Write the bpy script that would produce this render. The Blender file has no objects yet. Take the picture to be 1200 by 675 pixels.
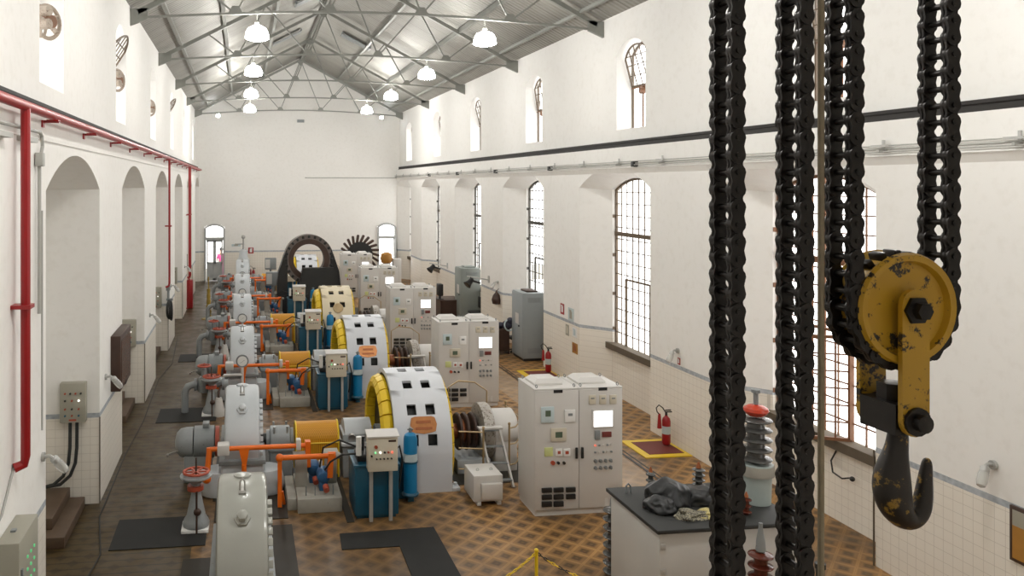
import bpy, bmesh, math, random
from mathutils import Vector, Matrix
R = math.radians
random.seed(7)
SC = bpy.context.scene
COL = SC.collection

# ------------------------------------------------------------------ materials
MATS = {}
def nt(name):
    m = bpy.data.materials.new(name); m.use_nodes = True
    t = m.node_tree; b = t.nodes['Principled BSDF']
    MATS[name] = m
    return m, t, b
def N(t, kind, **kw):
    n = t.nodes.new(kind)
    for k, v in kw.items():
        if k == 'op': n.operation = v
        elif hasattr(n, k): setattr(n, k, v)
    return n
def val(t, op, a, b=None, c=None):
    n = N(t, 'ShaderNodeMath', op=op)
    for i, x in enumerate((a, b, c)):
        if x is None: continue
        if isinstance(x, (int, float)): n.inputs[i].default_value = x
        else: t.links.new(x, n.inputs[i])
    return n.outputs[0]
def mix(t, fac, a, b):
    n = N(t, 'ShaderNodeMix'); n.data_type = 'RGBA'
    for sock, x in ((n.inputs[0], fac), (n.inputs[6], a), (n.inputs[7], b)):
        if isinstance(x, (int, float)): sock.default_value = x
        elif isinstance(x, tuple): sock.default_value = (*x, 1)
        else: t.links.new(x, sock)
    return n.outputs[2]
def noise(t, scale, detail=3, coord=None, rough=.55):
    n = N(t, 'ShaderNodeTexNoise'); n.inputs['Scale'].default_value = scale
    n.inputs['Detail'].default_value = detail; n.inputs['Roughness'].default_value = rough
    if coord is None:
        g = N(t, 'ShaderNodeNewGeometry'); coord = g.outputs['Position']
    t.links.new(coord, n.inputs['Vector'])
    return n.outputs['Fac']
def ramp(t, fac, a, b):
    n = N(t, 'ShaderNodeMapRange'); n.inputs[1].default_value = a; n.inputs[2].default_value = b
    t.links.new(fac, n.inputs[0]); return n.outputs[0]
def bump(t, b, h, strength=.3, dist=.02):
    n = N(t, 'ShaderNodeBump'); n.inputs['Strength'].default_value = strength
    n.inputs['Distance'].default_value = dist
    t.links.new(h, n.inputs['Height']); t.links.new(n.outputs[0], b.inputs['Normal'])
def paint(name, col, rough=.45, metal=0., var=.08, scale=6., dirt=None, dirt_at=(.6, .72), spec=.5):
    m, t, b = nt(name)
    f = noise(t, scale)
    dark = tuple(c*(1-var*2) for c in col); light = tuple(min(1, c*(1+var)) for c in col)
    c = mix(t, f, dark, light)
    if dirt:
        f2 = noise(t, scale*4, 6, rough=.7)
        c = mix(t, ramp(t, f2, *dirt_at), c, dirt)
    t.links.new(c, b.inputs['Base Color'])
    b.inputs['Roughness'].default_value = rough; b.inputs['Metallic'].default_value = metal
    b.inputs['Specular IOR Level'].default_value = spec
    return m
def glow(name, col, strength, base=(.8, .8, .8)):
    m, t, b = nt(name)
    b.inputs['Base Color'].default_value = (*base, 1)
    b.inputs['Emission Color'].default_value = (*col, 1); b.inputs['Emission Strength'].default_value = strength
    return m

def wall_mat():
    m, t, b = nt('limewash_and_tile')
    g = N(t, 'ShaderNodeNewGeometry'); s = N(t, 'ShaderNodeSeparateXYZ'); t.links.new(g.outputs['Position'], s.inputs[0])
    x, y, z = s.outputs
    h = val(t, 'ADD', x, y)
    T = .142
    fx = val(t, 'FRACT', val(t, 'DIVIDE', h, T)); fz = val(t, 'FRACT', val(t, 'DIVIDE', z, T))
    line = val(t, 'MAXIMUM', val(t, 'LESS_THAN', fx, .045), val(t, 'LESS_THAN', fz, .045))
    nz = noise(t, .55, 5); nf = noise(t, 7, 4)
    plaster = mix(t, nz, (.825, .81, .775), (.895, .885, .855))
    plaster = mix(t, val(t, 'MULTIPLY', ramp(t, nf, .5, .75), .16), plaster, (.6, .57, .5))
    tile = mix(t, noise(t, 1.4, 3), (.80, .75, .66), (.86, .82, .74))
    tile = mix(t, val(t, 'MULTIPLY', line, .45), tile, (.38, .33, .27))
    wv = N(t, 'ShaderNodeTexVoronoi'); wv.inputs['Scale'].default_value = 14.
    t.links.new(g.outputs['Position'], wv.inputs['Vector'])
    band = mix(t, wv.outputs['Distance'], (.30, .33, .36), (.52, .55, .58))
    z = val(t, 'ADD', z, val(t, 'MULTIPLY', val(t, 'LESS_THAN', x, 0.), val(t, 'MULTIPLY', val(t, 'LESS_THAN', y, 46.2), .15)))
    is_t = val(t, 'LESS_THAN', z, 1.61)
    is_b = val(t, 'MULTIPLY', val(t, 'GREATER_THAN', z, 1.61), val(t, 'LESS_THAN', z, 1.69))
    c = mix(t, is_t, plaster, tile); c = mix(t, is_b, c, band)
    t.links.new(c, b.inputs['Base Color'])
    ro = val(t, 'SUBTRACT', .85, val(t, 'MULTIPLY', is_t, .45)); t.links.new(ro, b.inputs['Roughness'])
    b.inputs['Specular IOR Level'].default_value = .3
    return m
WALL = wall_mat()

def floor_mat():
    m, t, b = nt('patterned_cement_tile')
    g = N(t, 'ShaderNodeNewGeometry'); s = N(t, 'ShaderNodeSeparateXYZ'); t.links.new(g.outputs['Position'], s.inputs[0])
    x, y, z = s.outputs
    fu = val(t, 'ABSOLUTE', val(t, 'SUBTRACT', val(t, 'FRACT', val(t, 'DIVIDE', val(t, 'ADD', x, val(t, 'ADD', y, 100.)), .4)), .5))
    fv = val(t, 'ABSOLUTE', val(t, 'SUBTRACT', val(t, 'FRACT', val(t, 'DIVIDE', val(t, 'ADD', val(t, 'SUBTRACT', x, y), 100.), .4)), .5))
    near = val(t, 'MINIMUM', fu, fv)
    ros = ramp(t, near, .20, .33)
    lat = ramp(t, near, .10, .03)
    core = ramp(t, near, .40, .45)
    vein = ramp(t, near, .07, .05)
    c = mix(t, lat, (.29, .155, .055), (.45, .25, .09))
    c = mix(t, val(t, 'SUBTRACT', 1., vein) if False else val(t, 'MULTIPLY', ramp(t, near, .02, .0), .6), c, (.2, .11, .045))
    c = mix(t, val(t, 'MULTIPLY', ros, .8), c, (.072, .042, .02))
    c = mix(t, val(t, 'MULTIPLY', core, .5), c, (.2, .115, .05))
    # tiles turn darker towards the machine side, along an uneven edge
    oil = ramp(t, val(t, 'ADD', x, val(t, 'MULTIPLY', noise(t, .6, 4), 3.)), 5.6, 4.3)
    c = mix(t, val(t, 'MULTIPLY', oil, .55), c, (.075, .046, .022))
    wear = noise(t, .5, 5); c = mix(t, val(t, 'MULTIPLY', ramp(t, wear, .45, .7), .7), c, (.055, .036, .02))
    # the aisle by the left wall is laid in darker tiles, with plain border courses
    aisle = val(t, 'LESS_THAN', x, -.75)
    course = val(t, 'LESS_THAN', val(t, 'FRACT', val(t, 'DIVIDE', y, .2)), .12)
    dark = mix(t, course, mix(t, ros, (.068, .044, .016), (.036, .023, .009)), (.02, .013, .006))
    c = mix(t, aisle, c, dark)
    # pale strip of plain tiles along the machine bay edge
    strip = val(t, 'MULTIPLY', val(t, 'GREATER_THAN', x, 6.75), val(t, 'LESS_THAN', x, 7.5))
    c = mix(t, val(t, 'MULTIPLY', strip, .55), c, (.42, .31, .21))
    t.links.new(c, b.inputs['Base Color'])
    ro = ramp(t, noise(t, 2.2, 4), .3, .7)
    ro = val(t, 'ADD', val(t, 'MULTIPLY', ro, .25), .30); t.links.new(ro, b.inputs['Roughness'])
    b.inputs['Specular IOR Level'].default_value = .32
    bump(t, b, noise(t, 9, 3), .12, .01)
    return m
FLOOR = floor_mat()

def roof_mat():
    m, t, b = nt('corrugated_foil_sheet')
    g = N(t, 'ShaderNodeNewGeometry'); s = N(t, 'ShaderNodeSeparateXYZ'); t.links.new(g.outputs['Position'], s.inputs[0])
    y = s.outputs[1]
    w = val(t, 'SINE', val(t, 'MULTIPLY', y, 2*math.pi/.19))
    c = mix(t, noise(t, 1.2, 4), (.25, .245, .22), (.40, .39, .355))
    seam = val(t, 'LESS_THAN', val(t, 'FRACT', val(t, 'DIVIDE', y, .95)), .03)
    c = mix(t, seam, c, (.2, .2, .18))
    t.links.new(c, b.inputs['Base Color'])
    b.inputs['Metallic'].default_value = .45; b.inputs['Roughness'].default_value = .56
    hh = val(t, 'ADD', w, val(t, 'MULTIPLY', noise(t, 5, 4), 1.5))
    bump(t, b, hh, .5, .02)
    return m
ROOF = roof_mat()

STEEL = paint('truss_grey_paint', (.27, .275, .25), .5, .15)
CABGREY = paint('cabinet_light_grey', (.60, .578, .545), .42, 0, .03, 2)
CABTOP = paint('cabinet_top_grey', (.62, .60, .57), .45, 0, .03, 2)
GREYB = paint('blue_grey_cabinet', (.30, .33, .34), .4, 0, .05, 2)
MACH = paint('machine_grey', (.52, .55, .57), .35, 0, .05, 3, (.33, .33, .32), (.62, .8))
MACH2 = paint('motor_grey', (.30, .32, .325), .38, 0, .08, 4, (.16, .155, .15), (.6, .75))
MACH0 = paint('near_housing_grey', (.40, .405, .365), .2, 0, .05, 3, (.33, .33, .3), (.62, .8))
MACHD = paint('machine_dark_grey', (.25, .27, .275), .42, .1, .1, 4, (.1, .09, .08))
WHITEM = paint('generator_white', (.63, .65, .685), .4, 0, .04, 2, (.42, .42, .41), (.66, .85))
CREAM = paint('generator_cream', (.72, .63, .45), .45, 0, .04, 2)
YEL = paint('safety_yellow', (.80, .55, .02), .4, 0, .06, 5)
def mesh_guard():
    m, t, b = nt('amber_expanded_mesh')
    g = N(t, 'ShaderNodeNewGeometry'); s = N(t, 'ShaderNodeSeparateXYZ'); t.links.new(g.outputs['Position'], s.inputs[0])
    k = 2*math.pi/.035
    p = val(t, 'MULTIPLY', val(t, 'SINE', val(t, 'MULTIPLY', s.outputs[0], k)), val(t, 'SINE', val(t, 'MULTIPLY', s.outputs[1], k)))
    c = mix(t, ramp(t, p, -.5, .6), (.46, .17, .003), (.66, .33, .006))
    t.links.new(c, b.inputs['Base Color']); b.inputs['Roughness'].default_value = .5
    return m
AMBER = mesh_guard()
ORANGE = paint('orange_paint', (.84, .165, .008), .4, 0, .08, 6)
REDO = paint('red_oxide', (.42, .075, .035), .5, 0, .1, 8)
RED = paint('fire_red', (.33, .012, .014), .35, 0, .06, 5)
REDBROWN = paint('mat_maroon', (.16, .028, .022), .6, 0, .05, 5)
TEAL = paint('tank_blue', (.008, .085, .145), .35, 0, .1, 4)
CYAN = paint('cylinder_blue', (.006, .20, .42), .35, 0, .06, 4)
BLUE = paint('motor_blue', (.03, .12, .27), .4, 0, .08, 8)
BEIGE = paint('control_box_beige', (.60, .55, .44), .42, 0, .03, 3)
PANELG = paint('wall_panel_grey', (.36, .345, .28), .5, 0, .05, 4)
CONC = paint('concrete_plinth', (.36, .345, .30), .8, 0, .12, 6, (.22, .2, .17))
BLACK = paint('black_plastic', (.014, .014, .014), .45, 0, .1, 5)
RUBBER = paint('black_rubber', (.02, .021, .02), .6, 0, .15, 4)
MATG = paint('dark_rubber_mat', (.020, .020, .019), .7, 0, .15, 3, spec=.25)
PLATE = paint('trench_plate', (.034, .029, .022), .6, 0, .15, 3, spec=.3)
IRON = paint('chain_iron', (.020, .017, .015), .38, .5, .25, 30, (.055, .035, .022), (.6, .75))
RAILM = paint('rail_dark', (.022, .019, .017), .7, 0, .2, 8)
FANC = paint('fan_tan', (.42, .35, .28), .6, 0, .15, 9, (.12, .06, .03), (.55, .65))
RUSTY = paint('hook_yellow_worn', (.50, .285, .016), .45, 0, .12, 4, (.018, .014, .011), (.55, .60))
HOOKM = paint('hook_black_worn', (.025, .02, .016), .42, .2, .2, 5, (.30, .18, .03), (.56, .62))
BARE = paint('bare_steel', (.42, .41, .39), .35, .8, .1, 10)
COPPER = paint('copper_rust', (.36, .115, .04), .4, .4, .15, 12, (.10, .035, .02))
PLAQUE = paint('copper_plaque', (.52, .22, .08), .3, .55, .15, 10)
BRASS = paint('brass_rail', (.42, .31, .17), .35, .6, .1, 8)
WRUST = paint('window_bar_rust', (.20, .085, .035), .6, 0, .15, 9)
WBAR = paint('window_bar_dark', (.07, .065, .055), .55, 0, .15, 9)
WBAR2 = paint('window_bar_brown', (.13, .09, .055), .55, 0, .15, 9)
SILL = paint('stone_sill', (.12, .093, .062), .8, 0, .15, 5)
DOORG = paint('door_grey_paint', (.46, .47, .46), .5, 0, .05, 4)
CONDUIT = paint('conduit_grey', (.42, .42, .39), .5, .1, .05, 6)
GALV = paint('galvanised', (.5, .5, .48), .45, .5, .08, 10)
WHITEP = paint('white_plastic', (.80, .80, .78), .4, 0, .02, 3)
LCD = paint('lcd_green', (.10, .14, .09), .3)
YNOTE = paint('yellow_green_label', (.62, .66, .28), .5)
LTBLUE = paint('relay_pale_blue', (.52, .62, .64), .4)
DKBROWN = paint('dark_brown_wood', (.055, .026, .016), .5, 0, .2, 6)
OCHRE = paint('ochre_board', (.42, .20, .035), .5, 0, .1, 6)
STEPB = paint('step_brown', (.10, .062, .036), .6, 0, .2, 5)
PORC = paint('porcelain_grey', (.085, .083, .078), .18, 0, .1, 6)
PORCB = paint('porcelain_brown', (.10, .022, .012), .12, 0, .15, 6)
PALEG = paint('pale_green_base', (.40, .46, .44), .4, 0, .08, 5)
REDCAP = paint('red_cap', (.52, .05, .02), .25, 0, .05, 6)
ROPE = paint('hemp_rope', (.33, .27, .18), .8, 0, .15, 30)
TARP = paint('black_tarp', (.013, .014, .015), .42, 0, .3, 8)
RAG = paint('dirty_rag', (.34, .31, .22), .8, 0, .3, 14, (.03, .03, .03), (.48, .55))
RAGY = paint('yellow_rag', (.55, .47, .20), .8, 0, .2, 14, (.05, .05, .05), (.58, .66))
SKIN = paint('skin', (.42, .24, .16), .5)
PINK = paint('pink_cloth', (.72, .10, .36), .7)
NAVY = paint('dark_trousers', (.03, .03, .05), .7)
GLASSJAR, _t, _b = nt('clear_jar_glass')
_b.inputs['Base Color'].default_value = (.86, .86, .82, 1); _b.inputs['Roughness'].default_value = .12
_b.inputs['Transmission Weight'].default_value = .55; _b.inputs['IOR'].default_value = 1.3
def glass_pane():
    m, t, b = nt('window_glass')
    tr = N(t, 'ShaderNodeBsdfTransparent'); gl = N(t, 'ShaderNodeBsdfGlossy'); gl.inputs['Roughness'].default_value = .05
    mx = N(t, 'ShaderNodeMixShader'); mx.inputs[0].default_value = .06
    t.links.new(tr.outputs[0], mx.inputs[1]); t.links.new(gl.outputs[0], mx.inputs[2])
    t.links.new(mx.outputs[0], t.nodes['Material Output'].inputs['Surface'])
    return m
GLASS = glass_pane()
SCREEN = glow('lit_screen', (1, 1, 1), 2.2)
LEDG = glow('led_green', (.3, 1, .45), .9, (.1, .3, .1))
LEDD = glow('led_dim_green', (.15, 1, .4), .35, (.1, .3, .12))
LEDR = glow('led_red', (1, .25, .15), .9, (.3, .05, .05))
LEDW = glow('led_white', (1, .95, .85), 1.6)
LAMPG = glow('lamp_diffuser', (1, .98, .94), 80)
LAMPF = glow('flood_lens', (.93, .97, 1), 200)
LAMPB = glow('lamp_diffuser_boosted', (1, .98, .94), 165)  # stronger glow, raised to brighten the far wall and the near hall

# ------------------------------------------------------------------ mesh builder
def frame_of(d):
    d = Vector(d).normalized()
    a = Vector((0, 0, 1)) if abs(d.z) < .9 else Vector((1, 0, 0))
    u = d.cross(a).normalized(); v = d.cross(u).normalized()
    return d, u, v
class M:
    def __init__(s): s.bm = bmesh.new()
    def v(s, p): return s.bm.verts.new(p)
    def face(s, pts): return s.bm.faces.new([s.v(p) for p in pts])
    def box(s, x0, x1, y0, y1, z0, z1, bev=0.):
        b = bmesh.new()
        bmesh.ops.create_cube(b, size=1, matrix=Matrix.Translation(((x0+x1)/2, (y0+y1)/2, (z0+z1)/2)) @ Matrix.Diagonal((x1-x0, y1-y0, z1-z0, 1)))
        if bev: bmesh.ops.bevel(b, geom=list(b.edges), offset=bev, segments=2, profile=.5, affect='EDGES')
        s.join(b); return s
    def join(s, b):
        mp = {v: s.bm.verts.new(v.co) for v in b.verts}
        for f in b.faces: s.bm.faces.new([mp[v] for v in f.verts])
        b.free()
    def obox(s, c, ax, sx, sy, sz, bev=0.):
        # box of given size, its z axis along ax
        d, u, v = frame_of(ax)
        b = bmesh.new(); bmesh.ops.create_cube(b, size=1, matrix=Matrix.Diagonal((sx, sy, sz, 1)))
        if bev: bmesh.ops.bevel(b, geom=list(b.edges), offset=bev, segments=2, profile=.5, affect='EDGES')
        m = Matrix((u, v, d)).transposed().to_4x4(); m.translation = c
        bmesh.ops.transform(b, matrix=m, verts=b.verts); s.join(b); return s
    def rings(s, rings, closed=False, caps=True):
        rs = [[s.v(p) for p in r] for r in rings]; n = len(rs[0])
        pairs = list(zip(rs, rs[1:])) + ([(rs[-1], rs[0])] if closed else [])
        for a, b in pairs:
            for i in range(n): s.bm.faces.new((a[i], a[(i+1) % n], b[(i+1) % n], b[i]))
        if caps and not closed:
            s.bm.faces.new(rs[0][::-1]); s.bm.faces.new(rs[-1])
        return s
    def circ(s, c, u, v, r, n): return [Vector(c)+u*math.cos(2*math.pi*i/n)*r+v*math.sin(2*math.pi*i/n)*r for i in range(n)]
    def cyl(s, p0, p1, r0, r1=None, n=14):
        p0, p1 = Vector(p0), Vector(p1); d, u, v = frame_of(p1-p0)
        return s.rings([s.circ(p0, u, v, r0, n), s.circ(p1, u, v, r0 if r1 is None else r1, n)])
    def beam(s, p0, p1, w, h):
        p0, p1 = Vector(p0), Vector(p1); d, u, v = frame_of(p1-p0)
        q = [(-1, -1), (1, -1), (1, 1), (-1, 1)]
        return s.rings([[p+u*a*w/2+v*b*h/2 for a, b in q] for p in (p0, p1)])
    def lathe(s, prof, o=(0, 0, 0), ax=(0, 0, 1), n=20, caps=True):
        # prof: (radius, height along ax)
        d, u, v = frame_of(ax); o = Vector(o)
        return s.rings([s.circ(o+d*h, u, v, max(r, 1e-4), n) for r, h in prof], caps=caps)
    def tube(s, pts, r, n=8, closed=False):
        pts = [Vector(p) for p in pts]; k = len(pts); out = []; pu = None
        for i, p in enumerate(pts):
            a = pts[i-1] if (i or closed) else p; b = pts[(i+1) % k] if (i < k-1 or closed) else p
            d = (b-a).normalized()
            if pu is None: _, u, v = frame_of(d)
            else:
                u = (pu - d*pu.dot(d)).normalized(); v = d.cross(u)
            pu = u; rr = r[i] if isinstance(r, (list, tuple)) else r
            out.append(s.circ(p, u, v, rr, n))
        return s.rings(out, closed=closed)
    def prism(s, poly, vec):
        vec = Vector(vec); a = [s.v(p) for p in poly]; b = [s.v(Vector(p)+vec) for p in poly]; n = len(a)
        s.bm.faces.new(a); s.bm.faces.new(b[::-1])
        for i in range(n): s.bm.faces.new((a[i], b[i], b[(i+1) % n], a[(i+1) % n]))
        return s
    def ball(s, c, r, n=12, sc=(1, 1, 1)):
        b = bmesh.new(); bmesh.ops.create_uvsphere(b, u_segments=n, v_segments=max(6, n*2//3), radius=1)
        bmesh.ops.transform(b, matrix=Matrix.Translation(c) @ Matrix.Diagonal((r*sc[0], r*sc[1], r*sc[2], 1)), verts=b.verts)
        s.join(b); return s
    def torus(s, c, ax, R_, r, n=24, k=8):
        d, u, v = frame_of(ax); c = Vector(c); rg = []
        for i in range(n):
            a = 2*math.pi*i/n; w = u*math.cos(a)+v*math.sin(a)
            rg.append([c+w*(R_+r*math.cos(2*math.pi*j/k))+d*r*math.sin(2*math.pi*j/k) for j in range(k)])
        return s.rings(rg, closed=True)
ORG = {}
def mk(b, name, mat, origin, sharp=.6, flat=False):
    bmesh.ops.recalc_face_normals(b.bm, faces=b.bm.faces)
    me = bpy.data.meshes.new(name); b.bm.to_mesh(me); b.bm.free()
    me.transform(Matrix.Translation(-Vector(origin)))
    if not flat:
        me.polygons.foreach_set('use_smooth', [True]*len(me.polygons)); me.set_sharp_from_angle(angle=sharp)
    me.materials.append(mat)
    o = bpy.data.objects.new(name, me); COL.objects.link(o); return o
def thing(name, label, cat, loc, group=None, kind=None):
    o = bpy.data.objects.new(name, None); COL.objects.link(o); o.location = loc; o.empty_display_size = .1
    o['label'] = label; o['category'] = cat
    if group: o['group'] = group
    if kind: o['kind'] = kind
    ORG[o.name] = Vector(loc); return o
def part(b, name, mat, par, label=None, **kw):
    o = mk(b, name, mat, ORG[par.name], **kw); o.parent = par; ORG[o.name] = ORG[par.name]
    if label: o['label'] = label
    return o
def solo(b, name, mat, label, cat, loc, group=None, kind=None, **kw):
    o = mk(b, name, mat, loc, **kw); o.location = loc; ORG[o.name] = Vector(loc)
    o['label'] = label; o['category'] = cat
    if group: o['group'] = group
    if kind: o['kind'] = kind
    return o
def struct(b, name, mat, par=None, **kw):
    if par is not None: return part(b, name, mat, par, **kw)
    o = mk(b, name, mat, (0, 0, 0), **kw); o['kind'] = 'structure'; ORG[o.name] = Vector((0, 0, 0)); return o
def sroot(name, loc, label=None, cat=None):
    o = bpy.data.objects.new(name, None); COL.objects.link(o); o.location = loc; o['kind'] = 'structure'
    if label: o['label'] = label; o['category'] = cat
    ORG[o.name] = Vector(loc); return o
def dup(o, off, label=None, par=None):
    c = o.copy(); COL.objects.link(c)
    if par is not None: c.parent = par
    else:
        c.location = Vector(o.location)+Vector(off)
        if label: c['label'] = label
    for ch in o.children: dup(ch, off, None, c)
    return c
def children_named(o, base): return [c for c in o.children if c.name.split('.')[0] == base]
def drop(o):
    for ch in list(o.children): drop(ch)
    bpy.data.objects.remove(o)

# ------------------------------------------------------------------ hall
XR, XL, XRU, XLU = 8.9, -2.4, 9.06, -2.60     # wall faces: lower right/left, set-back upper right/left
XRB, XLB = 9.5, -3.7                          # back planes of the niches
Y0, YF, ZL = -1.5, 46.3, 6.3
NICHE = [(4.0+6.4*i, 7.8+6.4*i) for i in range(7)]
SPR, APX = 5.33, 5.83
def arch(a, b, spr, apx, n=14):
    w = (b-a)/2; h = apx-spr; r = (w*w+h*h)/(2*h); zc = apx-r; mid = (a+b)/2
    a0 = math.asin(w/r)
    return [(mid+r*math.sin(-a0+2*a0*i/n), zc+r*math.cos(-a0+2*a0*i/n)) for i in range(n+1)]
WINW = 1.2
def lower_wall(name, X, XB, windows):
    m = M()
    q = lambda y0, y1, z0, z1, x=X: m.face([(x, y0, z0), (x, y1, z0), (x, y1, z1), (x, y0, z1)])
    y = Y0
    for a, b in NICHE:
        b = min(b, YF-.02)
        q(y, a, 0, ZL); y = b
        A = arch(a, b, SPR, APX)
        for (p, z), (p2, z2) in zip(A, A[1:]):
            m.face([(X, p, z), (X, p2, z2), (X, p2, ZL), (X, p, ZL)])
            if not windows: m.face([(X, p, z), (X, p2, z2), (XB, p2, z2), (XB, p, z)])
        if not windows:
            for e in (a, b): m.face([(X, e, 0), (XB, e, 0), (XB, e, SPR), (X, e, SPR)])
        if not windows:
            m.face([(XB, a, 0), (XB, b, 0)] + [(XB, p, z) for p, z in A[::-1]])
        else:
            c = (a+b)/2; w0, w1 = c-WINW, c+WINW
            # splayed jambs and a splayed soffit lead from the wide niche to the window
            W = arch(w0, w1, 5.28, 5.58)
            q(w0, w1, 0, 1.32, XB)
            for e, e2 in ((a, w0), (b, w1)): m.face([(X, e, 0), (XB, e2, 0), (XB, e2, 5.28), (X, e, SPR)])
            for (p, z), (p2, z2), (r_, s_), (r2, s2) in zip(A, A[1:], W, W[1:]): m.face([(X, p, z), (X, p2, z2), (XB, r2, s2), (XB, r_, s_)])
            XO = XB+.22
            for (p, z), (p2, z2) in zip(W, W[1:]): m.face([(XB, p, z), (XB, p2, z2), (XO, p2, z2), (XO, p, z)])
            for e in (w0, w1): m.face([(XB, e, 1.32), (XO, e, 1.32), (XO, e, 5.28), (XB, e, 5.28)])
            m.face([(XB, w0, 1.32), (XB, w1, 1.32), (XO, w1, 1.32), (XO, w0, 1.32)])
    if y < YF-.05: q(y, YF, 0, ZL)
    else: q(YF-.02, YF, 0, ZL)
    return struct(m, name, WALL, sharp=.4)
lower_wall('wall_right', XR, XRB, True)
lower_wall('wall_left', XL, XLB, False)
ROOF_L, ROOF_R, RIDGE = (-2.95, 9.38), (9.41, 9.38), (3.23, 12.66)
def roof_z(x): return RIDGE[1]-abs(x-RIDGE[0])*(RIDGE[1]-ROOF_L[1])/(RIDGE[0]-ROOF_L[0])
UW = .72
def upper_wall(name, X, XLED, sg):
    m = M(); zt = roof_z(X)+.03; XO = X+sg*.5; y = Y0
    q = lambda y0, y1, z0, z1: m.face([(X, y0, z0), (X, y1, z0), (X, y1, z1), (X, y0, z1)])
    m.face([(XLED, Y0, ZL), (X, Y0, ZL), (X, YF, ZL), (XLED, YF, ZL)])
    for a, b in NICHE:
        c = (a+b)/2-.65; w0, w1 = c-UW, c+UW
        q(y, w0, ZL, zt); y = w1
        q(w0, w1, ZL, 6.74)
        W = arch(w0, w1, 8.55, 8.86, 10)
        for (p, z), (p2, z2) in zip(W, W[1:]):
            m.face([(X, p, z), (X, p2, z2), (X, p2, zt), (X, p, zt)])
            m.face([(X, p, z), (X, p2, z2), (XO, p2, z2), (XO, p, z)])
        for e in (w0, w1): m.face([(X, e, 6.74), (XO, e, 6.74), (XO, e, 8.55), (X, e, 8.55)])
        m.face([(X, w0, 6.74), (X, w1, 6.74), (XO, w1, 6.74), (XO, w0, 6.74)])
    q(y, YF, ZL, zt)
    return struct(m, name, WALL, sharp=.4)
upper_wall('wall_right_upper', XRU, XR, 1)
upper_wall('wall_left_upper', XLU, XL, -1)

DOORS = ((-2.12, -.98), (7.74, 8.84))
def end_wall(name, Y, doors):
    m = M(); x0, x1 = XLB, XRB+.3
    f = lambda xa, xb, z0, z1: m.face([(xa, Y, z0), (xb, Y, z0), (xb, Y, z1), (xa, Y, z1)])
    x = x0
    for a, b in doors:
        f(x, a, 0, 6.3); x = b
        A = arch(a, b, 3.02, 3.22, 8)
        for (p, z), (p2, z2) in zip(A, A[1:]):
            m.face([(p, Y, z), (p2, Y, z2), (p2, Y, 6.3), (p, Y, 6.3)])
            m.face([(p, Y, z), (p2, Y, z2), (p2, Y+.3, z2), (p, Y+.3, z)])
        for e in (a, b): m.face([(e, Y, 0), (e, Y+.3, 0), (e, Y+.3, 3.02), (e, Y, 3.02)])
    f(x, x1, 0, 6.3)
    m.face([(x0, Y, 6.3), (x1, Y, 6.3), (x1, Y, roof_z(x1)), (RIDGE[0], Y, RIDGE[1]+.02), (x0, Y, roof_z(x0))])
    return struct(m, name, WALL, sharp=.4)
end_wall('wall_far', YF, DOORS)
end_wall('wall_rear', Y0, ())
m = M(); m.box(-4.2, 10.2, Y0-.2, YF+.35, -.2, 0); struct(m, 'floor', FLOOR)
m = M()
for (x, z) in (ROOF_L, ROOF_R):
    m.face([(x, Y0, z), (x, YF+.3, z), (RIDGE[0], YF+.3, RIDGE[1]), (RIDGE[0], Y0, RIDGE[1])])
    m.face([(x, Y0, z+.12), (x, YF+.3, z+.12), (RIDGE[0], YF+.3, RIDGE[1]+.12), (RIDGE[0], Y0, RIDGE[1]+.12)])
struct(m, 'ceiling', ROOF, flat=True)
m = M(); m.box(-8, 20, YF+.4, YF+7, -.25, -.02); g = struct(m, 'floor_terrace', CONC)

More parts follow.
